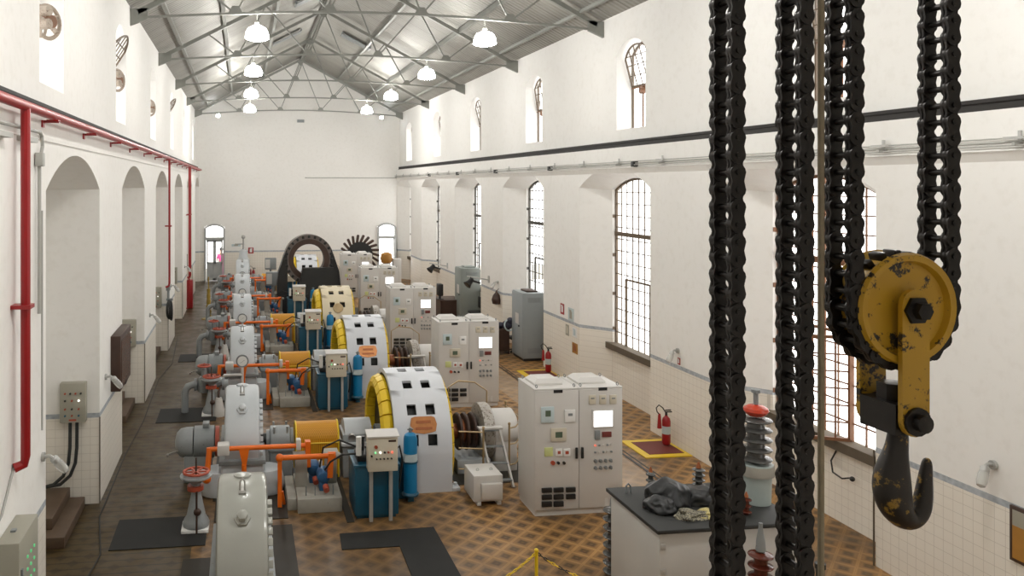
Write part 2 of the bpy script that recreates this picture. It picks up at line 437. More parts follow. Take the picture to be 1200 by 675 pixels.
# windows -----------------------------------------------------------
ORD = ['nearest', 'second', 'third', 'fourth', 'fifth', 'sixth', 'seventh']
def big_window(i, a, b):
    c = (a+b)/2; X = XRB+.1
    root = sroot('window_%d' % (i+1), (X, c, 1.32))
    bar = WRUST if i == 1 else (WBAR2 if i == 2 else WBAR)
    W = arch(c-WINW, c+WINW, 5.28, 5.58, 20)
    def top(y):
        for (p, z), (p2, z2) in zip(W, W[1:]):
            if p-1e-6 <= y <= p2+1e-6: return z+(z2-z)*(y-p)/(p2-p)
        return W[0][1]
    m = M(); n = 8
    for k in range(1, n):
        y = c-WINW+2*WINW*k/n; m.box(X-.012, X+.012, y-.011, y+.011, 1.32, top(y))
    for k in range(1, 14):
        z = 1.32+.3*k
        if z < 5.45:
            m.box(X-.016, X+.008, c-WINW, c+WINW, z-.011, z+.011)
    struct(m, 'glazing_bar', bar, root)
    m = M()
    pts = [(X, c-WINW+.025, 1.34), (X, c-WINW+.025, 5.28)] + [(X, p, z-.03) for p, z in W[1:-1]] + [(X, c+WINW-.025, 5.28), (X, c+WINW-.025, 1.34)]
    for p, p2 in zip(pts, pts[1:]): m.beam(p, p2, .05, .05)
    m.box(X-.04, X+.04, c-WINW, c+WINW, 4.10, 4.20)
    m.beam((X-.02, c-.62, 1.34), (X-.02, c-.62, 3.02), .045, .045); m.beam((X-.02, c+.62, 1.34), (X-.02, c+.62, 3.02), .045, .045)
    m.beam((X-.02, c-.62, 3.02), (X-.02, c+.62, 3.02), .045, .045)
    for z in (1.7, 2.6, 3.6, 4.6): m.box(X-.10, X, c+WINW-.02, c+WINW+.05, z-.04, z+.04)
    struct(m, 'window_frame', bar, root)
    m = M(); m.prism([(X+.02, p, z) for p, z in W] + [(X+.02, c+WINW, 1.32), (X+.02, c-WINW, 1.32)], (.006, 0, 0))
    struct(m, 'pane', GLASS, root, flat=True)
    m = M(); m.prism([(XRB-.14, c-WINW-.12, 1.18), (XRB-.14, c+WINW+.12, 1.18), (XRB+.12, c+WINW, 1.18), (XRB+.12, c-WINW, 1.18)], (0, 0, .155)); struct(m, 'window_sill', SILL, root)
    if i == 1:   # the casement stands open into the hall
        m = M(); hy = c-.62; L = .62; zz0, zz1 = 1.36, 2.98
        d = Vector((-.94, -.34, 0)).normalized() if False else Vector((-.90, .42, 0)).normalized()
        P = lambda s_, z: Vector((X-.05, hy, z))+d*s_
        for s_ in (0, L): m.beam(P(s_, zz0), P(s_, zz1), .05, .05)
        for z in (zz0, zz1): m.beam(P(0, z), P(L, z), .05, .05)
        for k in (1, 2): m.beam(P(L*k/3, zz0), P(L*k/3, zz1), .022, .022)
        for k in range(1, 6): m.beam(P(0, zz0+(zz1-zz0)*k/6), P(L, zz0+(zz1-zz0)*k/6), .022, .022)
        struct(m, 'open_casement', bar, root)
    return root
for i, (a, b) in enumerate(NICHE): big_window(i, a, min(b, YF-.02))
def high_window(num, X, sg, c, bar, tilt):
    root = sroot('window_%d' % num, (X, c, 6.74)); XF = X+sg*.42
    W = arch(c-UW, c+UW, 8.55, 8.86, 14)
    m = M()
    pts = [(XF, c-UW+.02, 6.76), (XF, c-UW+.02, 8.55)] + [(XF, p, z-.02) for p, z in W[1:-1]] + [(XF, c+UW-.02, 8.55), (XF, c+UW-.02, 6.76)]
    for p, p2 in zip(pts, pts[1:]): m.beam(p, p2, .04, .04)
    m.beam(pts[0], pts[-1], .04, .04); m.beam((XF, c-UW, 7.78), (XF, c+UW, 7.78), .05, .05)
    struct(m, 'window_frame', bar, root)
    # upper sash, hinged at its bottom rail and leaning into the room
    d = Vector((-sg*math.sin(R(tilt)), 0, math.cos(R(tilt)))); O = Vector((XF-sg*.04, 0, 7.8))
    Pt = lambda y, h: O+d*h+Vector((0, y, 0))
    W2 = [(p, min(z, 8.80)-7.8) for p, z in arch(c-UW+.06, c+UW-.06, 8.48, 8.76, 14)]
    m = M(); ed = [Pt(c-UW+.06, 0)] + [Pt(p, h) for p, h in W2] + [Pt(c+UW-.06, 0)]
    for p, p2 in zip(ed, ed[1:]+ed[:1]): m.beam(p, p2, .035, .035)
    def top(y):
        for (p, z), (p2, z2) in zip(W2, W2[1:]):
            if p-1e-6 <= y <= p2+1e-6: return z+(z2-z)*(y-p)/(p2-p)
        return W2[0][1]
    for k in range(1, 5):
        y = c-UW+.06+(2*UW-.12)*k/5; m.beam(Pt(y, 0), Pt(y, top(y)), .02, .02)
    for h in (.25, .5, .72): m.beam(Pt(c-UW+.06, h), Pt(c+UW-.06, h), .02, .02)
    sash = struct(m, 'tilting_sash', bar, root)
    m = M(); m.prism([tuple(p) for p in ed], d.cross(Vector((0, 1, 0)))*.004); struct(m, 'sash_pane', GLASS, sash, flat=True)
    m = M(); m.box(XF+.0*sg, XF+sg*.006, c-UW, c+UW, 6.74, 7.78) if sg > 0 else m.box(XF-.006, XF, c-UW, c+UW, 6.74, 7.78)
    struct(m, 'pane', GLASS, root, flat=True)
    # winding gear on the jamb post
    m = M(); xg = X+sg*.18
    m.tube([(xg+sg*.14, c, 6.74), (xg+sg*.14, c, 7.75)], .022); 
    m.cyl((xg+sg*.1, c+.05, 7.66), (xg+sg*.19, c+.05, 7.66), .10); m.cyl((xg, c-.1, 7.64), (xg+sg*.2, c-.1, 7.64), .06)
    m.beam((xg+sg*.14, c-.55, 7.74), (xg+sg*.14, c+.55, 7.74), .03, .03)
    struct(m, 'winding_gear', WRUST, root)
    return root
for i, (a, b) in enumerate(NICHE):
    high_window(11+i, XRU, 1, (a+b)/2-.65, WBAR2, 15 if i in (2, 4) else 8)
    high_window(21+i, XLU, -1, (a+b)/2-.65, WBAR2, 32 if i in (2, 4) else 6)
# round shutters of the exhaust openings seen in the left upper windows
for i in (1, 2, 3):
    c = sum(NICHE[i])/2-.65; X = XLU-.12
    t = thing('exhaust_fan', 'round rusty exhaust fan mounted in the %s upper window of the left wall' % ORD[i-1], 'fan', (X, c+.25, 7.7), 'exhaust fans in the left upper windows')
    m = M(); m.torus((X, c+.25, 7.7), (1, -.6, 0), .23, .03, 24, 8); part(m, 'ring', FANC, t)
    m = M(); m.cyl((X-.05, c+.28, 7.7), (X+.08, c+.2, 7.7), .09); part(m, 'motor', WRUST, t)
    m = M()
    for k in range(5):
        a = 2*math.pi*k/5; d, u, v = frame_of((1, -.6, 0)); w = u*math.cos(a)+v*math.sin(a)
        m.obox(Vector((X, c+.25, 7.7))+w*.14, w, .10, .012, .16)
    part(m, 'blade', FANC, t)
    m = M(); m.cyl((X+.02, c-.2, 7.76), (X+.14, c-.26, 7.76), .07); m.cyl((X+.02, c-.2, 7.58), (X+.14, c-.26, 7.58), .07)
    m.beam((X, c-.2, 7.4), (X, c-.2, 7.85), .05, .05); m.beam((X, c-.2, 7.67), (X, c+.25, 7.7), .04, .04); m.beam((X-.28, c-.2, 7.55), (X, c-.2, 7.55), .04, .04)
    part(m, 'bracket', FANC, t)

# far doors ----------------------------------------------------------
def far_door(n, a, b, open_leaf):
    root = sroot('door_%d' % n, ((a+b)/2, YF, 0), 'grey arched glazed door at the %s end of the far wall' % ('left' if n == 1 else 'right'), 'door')
    Y = YF+.08; A = arch(a+.05, b-.05, 2.98, 3.17, 10); m = M()
    pts = [(a+.05, Y, 0), (a+.05, Y, 2.98)] + [(p, Y, z) for p, z in A[1:-1]] + [(b-.05, Y, 2.98), (b-.05, Y, 0)]
    pts = [(q_[0], YF-.02, q_[2]) for q_ in pts]
    for p, p2 in zip(pts, pts[1:]): m.beam(p, p2, .20, .10)
    m.box(a+.05, b-.05, YF-.05, Y+.06, 2.30, 2.46)
    struct(m, 'door_frame', DOORG, root)
    m = M(); m.prism([(p, Y+.02, z) for p, z in A]+[(b-.05, Y+.02, 2.44), (a+.05, Y+.02, 2.44)], (0, .006, 0)); struct(m, 'transom_pane', GLASS, root, flat=True)
    def leaf(x0, x1, off=0.):
        m = M(); w = .085
        m.box(x0, x0+w, Y-.03, Y+.03, .02, 2.31); m.box(x1-w, x1, Y-.03, Y+.03, .02, 2.31)
        for z0, z1 in ((.02, .14), (.95, 1.07), (2.2, 2.31)): m.box(x0, x1, Y-.03, Y+.03, z0, z1)
        m.box(x0+w, x1-w, Y-.012, Y+.012, .14, .95); return m
    mid = (a+b)/2
    if not open_leaf:
        for x0, x1 in ((a+.12, mid), (mid, b-.12)):
            d = struct(leaf(x0, x1), 'door_leaf', DOORG, root)
            m = M(); m.box(x0+.08, x1-.08, Y, Y+.006, 1.07, 2.2); struct(m, 'pane', GLASS, d, flat=True)
            m = M(); m.cyl((x1-.04, Y-.09, 1.02), (x1-.04, Y-.03, 1.02), .022); struct(m, 'door_handle', BARE, d)
    else:
        m = M(); x = b-.12
        m.box(x-.05, x, YF-.62, Y-.02, .02, 2.31, .01); m.box(x-.065, x-.045, YF-.52, YF-.1, .25, .9); m.box(x-.065, x-.045, YF-.52, YF-.1, 1.15, 2.1)
        d = struct(m, 'door_leaf', DOORG, root)
        m = M(); m.cyl((x-.10, YF-.55, 1.02), (x-.05, YF-.55, 1.02), .022); struct(m, 'door_handle', BARE, d)
far_door(1, *DOORS[0], False); far_door(2, *DOORS[1], True)

# ------------------------------------------------------------------ roof trusses
TY = [19.5+6.45*i for i in range(4)]+[45.4]
TLAMP = [6.6, 13.05]+TY[:4]  # first two lamp pairs are unseen, added to brighten the near hall
def truss(Y, idx):
    xl, xr, xm = -2.42, 8.88, 3.23; z0 = 9.33; zm = 9.60; za = 12.42; W = xr-xl
    t = thing('roof_truss', 'grey steel roof truss, %s of five counted from the camera' % ORD[idx].replace('nearest', 'first'), 'roof truss', (xm, Y, z0), 'roof trusses')
    tie = lambda f: Vector((xl+W*f, Y, z0+(zm-z0)*math.sin(math.pi*f)))
    raf = lambda f: Vector((xl+W*f, Y, z0+.12+(za-z0-.12)*(1-abs(2*f-1))))
    m = M()
    for k in range(10): m.beam(tie(k/10), tie((k+1)/10), .055, .055)
    part(m, 'tie_rod', STEEL, t)
    for a, b in ((0, .5), (1, .5)):
        m = M(); m.beam(raf(a), raf(b), .10, .11); part(m, 'rafter', STEEL, t)
    for a, b in ((.12, .2), (.28, .2), (.28, .4), (.5, .4), (.5, .6), (.72, .6), (.72, .8), (.88, .8)):
        m = M(); m.beam(raf(a), tie(b), .042, .042); part(m, 'web_strut', STEEL, t)
    for f in (.2, .4, .6, .8):
        m = M(); p = tie(f); m.prism([p+Vector((-.18, -.012, 0)), p+Vector((.18, -.012, 0)), p+Vector((.08, -.012, .18)), p+Vector((-.08, -.012, .18))], (0, .024, 0)); part(m, 'gusset_plate', STEEL, t)
    m = M(); p = raf(.5); m.prism([p+Vector((-.22, -.012, -.10)), p+Vector((.22, -.012, -.10)), p+Vector((0, -.012, -.32))], (0, .024, 0)); part(m, 'gusset_plate', STEEL, t)
    for s, x in ((1, xl), (-1, xr)):
        m = M(); xo = XLU if s > 0 else XRU
        m.prism([(xo, Y-.05, z0+.20), (x+s*.22, Y-.05, z0+.22), (x+s*.22, Y-.05, z0-.03), (xo, Y-.05, z0-.20)], (0, .1, 0)); part(m, 'end_shoe', STEEL, t)
    return t
for i, Y in enumerate(TY): truss(Y, i)
for yy, w_ in ((13.05, 'just above the picture edge'), (6.6, 'nearest overhead, well above the picture edge')):
    t0 = truss(yy, 0); t0['label'] = 'grey steel roof truss %s' % w_
pz = lambda x: roof_z(x)-.10
for k, x in enumerate((-1.9, -.55, 1.2, 3.27, 5.35, 7.1, 8.45)):
    m = M(); w = .17 if k in (1, 3, 5) else .10; m.box(x-.05, x+.05, Y0, YF, pz(x)-w/2-.02, pz(x)+w/2-.04)
    o = struct(m, 'trim_%d' % (k+1), STEEL)
for k, (x, y) in enumerate(((1.95, 35.6), (4.9, 35.0), (2.5, 29.0))):
    m = M(); s = 1 if x < RIDGE[0] else -1; sl = .505*s; p = Vector((x, y, roof_z(x)-.14))
    q = lambda dx, dy, dz: p+Vector((dx, dy, dx*sl+dz))
    for j in range(5): m.beam(q(-.6, -.25+j*.125, 0), q(.6, -.25+j*.125, 0), .10, .03)
    m.beam(q(-.6, -.3, .03), q(-.6, .3, .03), .05, .1); m.beam(q(.6, -.3, .03), q(.6, .3, .03), .05, .1)
    solo(m, 'roof_louvre', MACHD, ['dark slatted louvre under the left roof slope near the far end', 'dark slatted louvre under the right roof slope', 'dark slatted louvre beside the ridge on the left slope'][k], 'louvre', p, 'louvres under the roof')

# pendant lamps ------------------------------------------------------
k = 0
for x, side in ((.35, 'left'), (6.0, 'right')):
    for i, Y in enumerate(TLAMP):
        Y2 = Y+.12; z = 8.92
        t = thing('pendant_lamp', ('glowing dome pendant lamp, %s in the %s row under the roof' % (ORD[i-2], side)) if i > 1 else 'added unseen dome pendant lamp above the picture edge, %s row, %s' % (side, ['over the foreground transformer', 'over the lone turbine housing'][i]), 'lamp', (x, Y2, z), 'dome lamps hung from the trusses')
        m = M(); m.lathe([(.03, .31), (.13, .295), (.21, .25), (.262, .16), (.285, .02), (.278, .0), (.2, -.03), (.05, -.05)], (x, Y2, z), n=24); part(m, 'lamp_shade', LAMPB if i in (0, 5) else LAMPG, t)
        m = M(); m.lathe([(.05, .32), (.06, .33), (.06, .39), (.03, .42)], (x, Y2, z), n=14); m.cyl((x, Y2, z+.41), (x, Y2, 9.56), .012, n=8); m.box(x-.06, x+.06, Y2-.16, Y2+.03, 9.545, 9.575)
        part(m, 'lamp_holder', STEEL, t)
for x, s in ((-1.35, 'left'), (7.95, 'right')):
    t = thing('wall_floodlight', 'small bright floodlight high on the far wall, %s side' % s, 'light', (x, YF-.02, 9.3), 'floodlights on the far wall')
    m = M(); m.box(x-.1, x+.1, YF-.16, YF-.06, 9.22, 9.38, .01); m.box(x-.02, x+.02, YF-.06, YF, 9.26, 9.34); part(m, 'housing', STEEL, t)
    m = M(); m.box(x-.085, x+.085, YF-.168, YF-.16, 9.235, 9.365); part(m, 'lens', LAMPF, t)
m = M(); m.box(3.1, 3.5, YF-.1, YF, 8.98, 9.14, .01); m.box(3.15, 3.45, YF-.2, YF-.1, 9.02, 9.05)
solo(m, 'wall_bracket', MACHD, 'small dark bracket box high on the far wall under the ridge', 'bracket', (3.3, YF-.05, 9.0))

# ------------------------------------------------------------------ rails and pipes on the walls
m = M(); m.box(XR+.02, XR+.14, Y0, YF-.3, ZL, ZL+.05); m.box(XR+.05, XR+.11, Y0, YF-.3, ZL+.05, ZL+.10); m.box(XR+.03, XR+.13, Y0, YF-.3, ZL+.10, ZL+.15)
solo(m, 'crane_rail', RAILM, 'dark steel crane rail along the ledge of the right wall', 'rail', (XR+.08, 20, ZL), 'crane rails')
m = M(); m.box(XL-.13, XL-.03, Y0, YF-.3, ZL, ZL+.02); m.box(XL-.10, XL-.06, Y0, YF-.3, ZL+.02, ZL+.08); m.box(XL-.11, XL-.05, Y0, YF-.3, ZL+.08, ZL+.12)
solo(m, 'crane_rail', RAILM, 'dark steel crane rail along the ledge of the left wall above the red pipe', 'rail', (XL-.08, 20, ZL), 'crane rails')
t = thing('fire_main', 'red fire water pipe running along the left wall with down pipes', 'pipe', (XL+.1, 20, 6.2))
m = M(); m.cyl((XL+.13, Y0+.1, 6.24), (XL+.13, YF-.8, 6.24), .055); part(m, 'main_pipe', RED, t)
for y, z1, r in ((8.95, 2.42, .05), (26.0, 2.2, .035), (36.2, 1.34, .05), (35.5, .1, .03)):
    m = M(); m.tube([(XL+.13, y, 6.24), (XL+.13, y, z1+.12), (XL+.11, y+.02, z1+.03), (XL+.02, y-.02, z1)], r, 10); m.box(XL, XL+.2, y-.09, y+.09, 4.1, 4.14) 
    part(m, 'down_pipe', RED, t)
for k in range(14):
    y = 10.2+k*2.55; m = M(); m.box(XL, XL+.20, y, y+.05, 6.155, 6.185); m.box(XL, XL+.02, y-.03, y+.08, 6.10, 6.185); m.box(XL+.06, XL+.2, y-.03, y+.08, 6.17, 6.19); part(m, 'pipe_bracket', RED, t)
m = M(); y = 9.9; m.tube([(XL+.05, Y0, 6.02), (XL+.05, y, 6.02), (XL+.05, y+.09, 5.98), (XL+.05, y+.12, 5.86), (XL+.05, y+.06, 5.76), (XL+.05, y-.02, 5.75)], .022)
m.box(XL+.01, XL+.1, y-.08, y+.03, 5.62, 5.78, .01); m.tube([(XL+.05, y-.03, 5.65), (XL+.05, y-.03, 3.9)], .022); m.tube([(XL+.05, y+.1, 5.1), (XL+.05, y+.1, 2.5)], .012)
m.box(XL, XL+.1, 8.0, 8.6, 5.88, 5.93); m.box(XL, XL+.1, 9.1, 9.6, 5.88, 5.93)
solo(m, 'cable_conduit', CONDUIT, 'grey conduit with a swan neck bend beside the red down pipe', 'conduit', (XL+.05, 9, 5.8))
m = M(); m.tube([(XL+.015, 8.93, 2.42), (XL+.015, 8.5, 2.1), (XL+.015, 7.6, 1.9)], .014)
solo(m, 'cable_conduit', CONDUIT, 'thin grey conduit slanting down from the foot of the red pipe', 'conduit', (XL+.015, 8.5, 2.1))
m = M(); m.box(XL, XL+.02, Y0, YF, 5.94, 5.99); o = struct(m, 'trim_8', WALL)
m = M(); m.prism([(XR, Y0, 5.84), (XR-.06, Y0, 5.80), (XR, Y0, 5.68)], (0, YF-Y0, 0)); struct(m, 'trim_9', WALL)
t = thing('cable_run', 'thin grey cables on brackets along the right wall under the crane rail', 'cable', (XR-.06, 20, 5.9))
m = M(); m.cyl((XR-.07, Y0, 5.90), (XR-.07, YF, 5.90), .016, n=8); m.cyl((XR-.11, Y0, 5.86), (XR-.11, YF, 5.86), .010, n=8); m.cyl((XR-.03, Y0, 5.95), (XR-.03, YF, 5.95), .008, n=8); part(m, 'cable', CONDUIT, t)
for k in range(20):
    y = 8.2+k*2.0; m = M(); m.box(XR-.14, XR, y-.02, y+.02, 5.86, 5.89); m.box(XR-.13, XR-.1, y-.14, y+.14, 5.93, 5.96); m.box(XR-.06, XR-.04, y-.02, y+.02, 5.87, 6.03); part(m, 'bracket', GALV, t)
for k in range(7):
    y = 7.2+k*5.1; m = M(); m.box(XR-.13, XR-.01, y-.06, y+.06, 5.82, 5.94, .005); part(m, 'junction_box', BLACK, t)
m = M(); m.cyl((3.6, YF-.03, 5.82), (XR, YF-.03, 5.82), .02, n=8); m.box(3.55, 3.65, YF-.05, YF, 5.8, 5.85)
solo(m, 'cable_conduit', CONDUIT, 'thin grey conduit crossing the upper right of the far wall', 'conduit', (6, YF-.03, 5.82))

# ------------------------------------------------------------------ wall fittings
def jar_lamp(X, y, z, s, label):
    t = thing('bulkhead_lamp', label, 'lamp', (X, y, z), 'glass jar lamps on the walls')
    m = M(); m.cyl((X, y, z), (X+s*.035, y, z), .055); m.tube([(X+s*.03, y, z), (X+s*.09, y, z+.01), (X+s*.14, y-.01, z-.02)], .022); part(m, 'wall_mount', GALV, t)
    d = Vector((s*.55, .3*s if s > 0 else -.3, -.78)).normalized(); o = Vector((X+s*.13, y-.01, z-.01))
    m = M(); m.lathe([(.035, 0), (.05, .02), (.05, .07)], o, d, 14); part(m, 'lamp_collar', GALV, t)
    m = M(); m.lathe([(.045, .065), (.056, .10), (.056, .2), (.045, .25), (.01, .27)], o, d, 14); part(m, 'glass_jar', GLASSJAR, t)
for i, (y, z) in enumerate(((10.2, 2.12), (14.75, 2.02), (21.6, 2.02), (28.0, 2.0), (34.4, 2.0))):
    jar_lamp(XL, y, z, 1, 'glass jar wall lamp on the left wall, %s from the camera' % ORD[i].replace('nearest', 'first'))
for i, (y, z) in enumerate(((8.57, 2.06), (15.65, 1.99), (27.5, 2.0))):
    jar_lamp(XR, y, z, -1, 'glass jar wall lamp on the right wall %s' % ['beyond the hook', 'above the fire extinguisher on the yellow mat', 'past the tall grey cabinet'][i])
def wall_panel(i, y):
    x0, x1, z0, z1 = -3.02, -2.60, 1.43, 2.09
    t = thing('push_button_station', 'grey push button panel in the %s left niche, %s' % (ORD[i], ['lit lamp and twin black cables below', 'half hidden by the brown board', 'one cable curving down beside it', 'small with distance', 'farthest from the camera'][i]), 'control panel', ((x0+x1)/2, y, z0), 'push button panels in the left niches')
    m = M(); m.box(x0, x1, y-.16, y, z0, z1, .012); part(m, 'housing', PANELG, t)
    yy = y-.165
    for r, zz in enumerate((1.92, 1.80, 1.66, 1.55)):
        for c in range(4 if r == 0 else 3):
            xx = -2.93+c*(.085 if r == 0 else .11); m = M(); m.cyl((xx, y-.158, zz), (xx, y-.185, zz), .016, n=10)
            mt = LEDW if (r == 1 and c == 2) else (REDO if (r+c) % 2 == 0 else (TEAL if r == 3 else BLACK)); part(m, 'push_button', mt, t)
    m = M(); m.box(-2.87, -2.75, y-.163, y-.159, 1.46, 1.49); part(m, 'label_strip', REDO, t)
for i in range(5): wall_panel(i, 14.2+6.4*i-.0)
for i in range(3):
    y = 14.0+6.4*i; t = thing('power_cable', 'black cables drooping below the %s push button panel on the left' % ORD[i], 'cable', (-2.85, y, 1.4), 'cables below the left panels')
    for dx in ((0, .11) if i < 2 else (0,)):
        m = M(); x = -2.86+dx; m.tube([(x, y+.1, 1.43), (x, y+.08, 1.0), (x-.02, y+.06, .75), (x-.10, y+.04, .55), (x-.25, y+.02, .42), (x-.45-dx, y, .38)], .028); part(m, 'cable', RUBBER, t)
t = thing('notice_board', 'dark brown framed board hung on the left wall pier', 'board', (XL+.08, 16.0, 1.62))
m = M(); m.box(XL, XL+.18, 15.35, 16.7, 1.6, 2.62, .01); part(m, 'frame', DKBROWN, t)
m = M(); m.box(XL+.18, XL+.19, 15.45, 16.6, 1.7, 2.52); part(m, 'panel', paint('brown_varnish', (.10, .055, .04), .25), t)
t = thing('distribution_box', 'grey metal box with green lamps low on the left wall nearest the camera', 'box', (XL+.1, 8.7, 1.0))
m = M(); m.box(XL, -2.17, 8.33, 9.07, 1.02, 1.88, .015); part(m, 'housing', PANELG, t)
for a in range(3):
    for b in range(3):
        m = M(); m.cyl((-2.172, 8.62+a*.13, 1.62-b*.13), (-2.16, 8.62+a*.13, 1.62-b*.13), .017, n=10); part(m, 'indicator_lamp', LEDD, t)
m = M(); m.box(-2.172, -2.15, 8.37, 8.41, 1.45, 1.6); m.box(XL+.07, XL+.12, 8.6, 8.66, 1.875, 1.9); part(m, 'latch', MACHD, t)
m = M(); m.tube([(XL+.05, 8.5, 1.05), (XL+.05, 8.5, .01)], .02); solo(m, 'cable_conduit', CONDUIT, 'grey conduit below the nearest left wall box', 'conduit', (XL+.05, 8.5, .01))
for i in range(3):
    y = 10.6+6.4*i; m = M(); m.box(-3.5, -2.62, y+1.9, y+3.5, 0, .17, .01); m.box(-3.5, -2.86, y+2.2, y+3.5, .17, .34, .01)
    solo(m, 'niche_step', STEPB, 'brown tiled steps inside the %s left niche' % ORD[i], 'step', (-3.1, y+2.7, 0), 'steps in the left niches')
m = M(); m.tube([(XL+.25, 7.5, .012), (XL+.2, 10.5, .012), (XL+.35, 12.2, .012), (XL+.1, 13.6, .012), (XL+.08, 16.6, .012), (XL+.16, 19.0, .012), (XL+.1, 23, .012), (XL+.3, 25, .012), (XL+.12, 29.5, .012)], .012, 6)
solo(m, 'floor_cable', RUBBER, 'thin black cable along the foot of the left wall', 'cable', (XL+.2, 15, 0))
t = thing('hose_reel', 'black coiled hose hanging below the red pipe on the left wall', 'hose', (XL+.1, 26.42, 1.2))
m = M()
for k in range(5): m.torus((XL+.09+.012*k, 26.42+.04*k, 1.45-.02*k), (1, .1*k-.2, 0), .3, .022, 20, 6)
part(m, 'hose', RUBBER, t)
m = M(); m.cyl((XL, 26.42, 1.75), (XL+.2, 26.42, 1.75), .04); m.box(XL, XL+.12, 26.27, 26.57, 2.05, 2.2, .01); m.cyl((XL+.06, 26.42, 1.75), (XL+.06, 26.42, 2.1), .04); part(m, 'valve', MACHD, t)
m = M(); m.box(XL, XL+.24, 36.0, 36.4, 0.02, 1.25, .01); m.box(XL+.24, XL+.25, 36.03, 36.37, .06, 1.2)
solo(m, 'hydrant_cabinet', RED, 'narrow red hydrant cabinet at the foot of the far red down pipe', 'cabinet', (XL+.12, 36.2, 0))

def sign(x, y, z, w, h, mat, name, label, pict=None, wall='R'):
    t = thing(name, label, 'sign', (x, y, z))
    m = M()
    if wall == 'R': m.box(x-.008, x, y-w/2, y+w/2, z-h/2, z+h/2)
    else: m.box(x-w/2, x+w/2, y-.008, y, z-h/2, z+h/2)
    part(m, 'plate', mat, t)
    if pict:
        m = M()
        if wall == 'R':
            m.box(x-.012, x-.008, y-w*.22, y+w*.22, z-h*.3, z+h*.25); m.box(x-.012, x-.008, y-w*.1, y+w*.3, z+h*.25, z+h*.36)
        else:
            m.box(x-w*.22, x+w*.22, y-.012, y-.008, z-h*.3, z+h*.25); m.box(x-w*.1, x+w*.3, y-.012, y-.008, z+h*.25, z+h*.36)
        part(m, 'pictogram', pict, t)
sign(XR, 21.75, 1.93, .26, .30, RED, 'safety_sign', 'red fire extinguisher sign with white pictogram above the far extinguisher', WHITEP)
sign(XR, 21.15, 1.86, .36, .36, LTBLUE, 'safety_sign', 'pale blue and grey notice beside the red extinguisher sign', PANELG)
sign(XR, 21.4, 1.40, .22, .3, PANELG, 'safety_sign', 'small grey notice below the red sign, left one', BEIGE)
sign(XR, 20.9, 1.42, .3, .26, WHITEP, 'safety_sign', 'small white notice below the red sign, right one', LTBLUE)
sign(XR, 20.88, 1.0, .36, .28, OCHRE, 'wall_plaque', 'ochre brown plaque low on the pier near the far extinguisher', COPPER)
sign(XR, 15.62, 1.78, .1, .14, RED, 'safety_sign', 'small red tag hanging below the wall lamp on the right wall', WHITEP)
sign(.48, YF, 1.7, .3, .34, RED, 'safety_sign', 'red extinguisher sign on the far wall', WHITEP, 'F')
sign(-.35, YF, 2.0, .5, .12, LTBLUE, 'safety_sign', 'thin grey lettered sign beside the far left door', PANELG, 'F')
t = thing('framed_picture', 'dark framed ochre picture low on the right wall at the frame edge', 'picture', (XR, 7.75, 1.35))
m = M(); m.box(XR-.04, XR, 7.2, 8.34, 1.04, 1.68, .005); part(m, 'frame', DKBROWN, t)
m = M(); m.box(XR-.045, XR-.038, 7.24, 8.30, 1.08, 1.46); part(m, 'picture_lower', OCHRE, t)
m = M(); m.box(XR-.045, XR-.038, 7.24, 8.30, 1.46, 1.64); part(m, 'picture_upper', PANELG, t)
m = M(); m.tube([(XRB-.02, 11.9, 1.12), (XRB-.07, 11.95, .95), (XRB-.12, 11.85, .8), (XRB-.14, 11.62, .78), (XRB-.1, 11.5, .83)], .013); m.ball((XRB-.08, 11.48, .82), .04)
solo(m, 'dangling_cable', BLACK, 'loop of black cable hanging under the nearest big window', 'cable', (XRB-.08, 11.7, 1.0))
for k in range(5):
    m = M(); m.box(XL-.004, XL+.012, 14.2+6.4*k-.012, 14.2+6.4*k+.012, 0, 1.47); struct(m, 'trim_%d' % (11+k), SILL)
m = M(); m.tube([(XR-.012, 10.42, .0), (XR-.012, 10.42, 1.64)], .012); struct(m, 'trim_10', SILL)

def extinguisher(x, y, label, mat_label):
    t = thing('fire_extinguisher', label, 'fire extinguisher', (x, y, .025), 'fire extinguishers')
    m = M(); m.lathe([(.07, .02), (.085, .05), (.085, .50), (.07, .56), (.03, .60), (.03, .62)], (x, y, .025), n=18); part(m, 'cylinder', RED, t)
    m = M(); m.lathe([(.0865, .24), (.0865, .40)], (x, y, .025), n=18, caps=False); part(m, 'label_band', LTBLUE, t)
    m = M(); m.cyl((x, y, .64), (x, y, .70), .025); m.box(x-.02, x+.12, y-.015, y+.015, .70, .72); m.box(x-.02, x+.10, y-.015, y+.015, .735, .755); part(m, 'valve_head', BLACK, t)
    m = M(); m.tube([(x, y, .68), (x-.08, y, .80), (x-.16, y, .86), (x-.22, y, .80), (x-.2, y, .72), (x-.15, y, .66)], .012); part(m, 'hose', BLACK, t)
    m = M(); m.lathe([(.02, 0), (.03, -.05), (.045, -.3)], (x-.15, y, .68), n=12); part(m, 'horn', RED, t)
for (x, y, lab, ml) in ((8.69, 15.75, 'red fire extinguisher standing on the yellow bordered mat', 'maroon floor marking with yellow border under the nearer extinguisher'),
                        (8.7, 22.3, 'red fire extinguisher by the pier past the nearest control cabinet', 'maroon floor marking with yellow border by the far extinguisher')):
    t = thing('floor_marking', ml, 'floor marking', (x-.3, y-.15, 0), 'extinguisher floor markings')
    m = M(); m.box(7.9, 8.88, y-.66, y+.42, .0, .018); part(m, 'border', YEL, t)
    m = M(); m.box(8.06, 8.8, y-.5, y+.28, .018, .024); part(m, 'centre', REDBROWN, t)
    extinguisher(x, y, lab, ml)
extinguisher(.62, YF-.35, 'red fire extinguisher standing against the far wall', '')

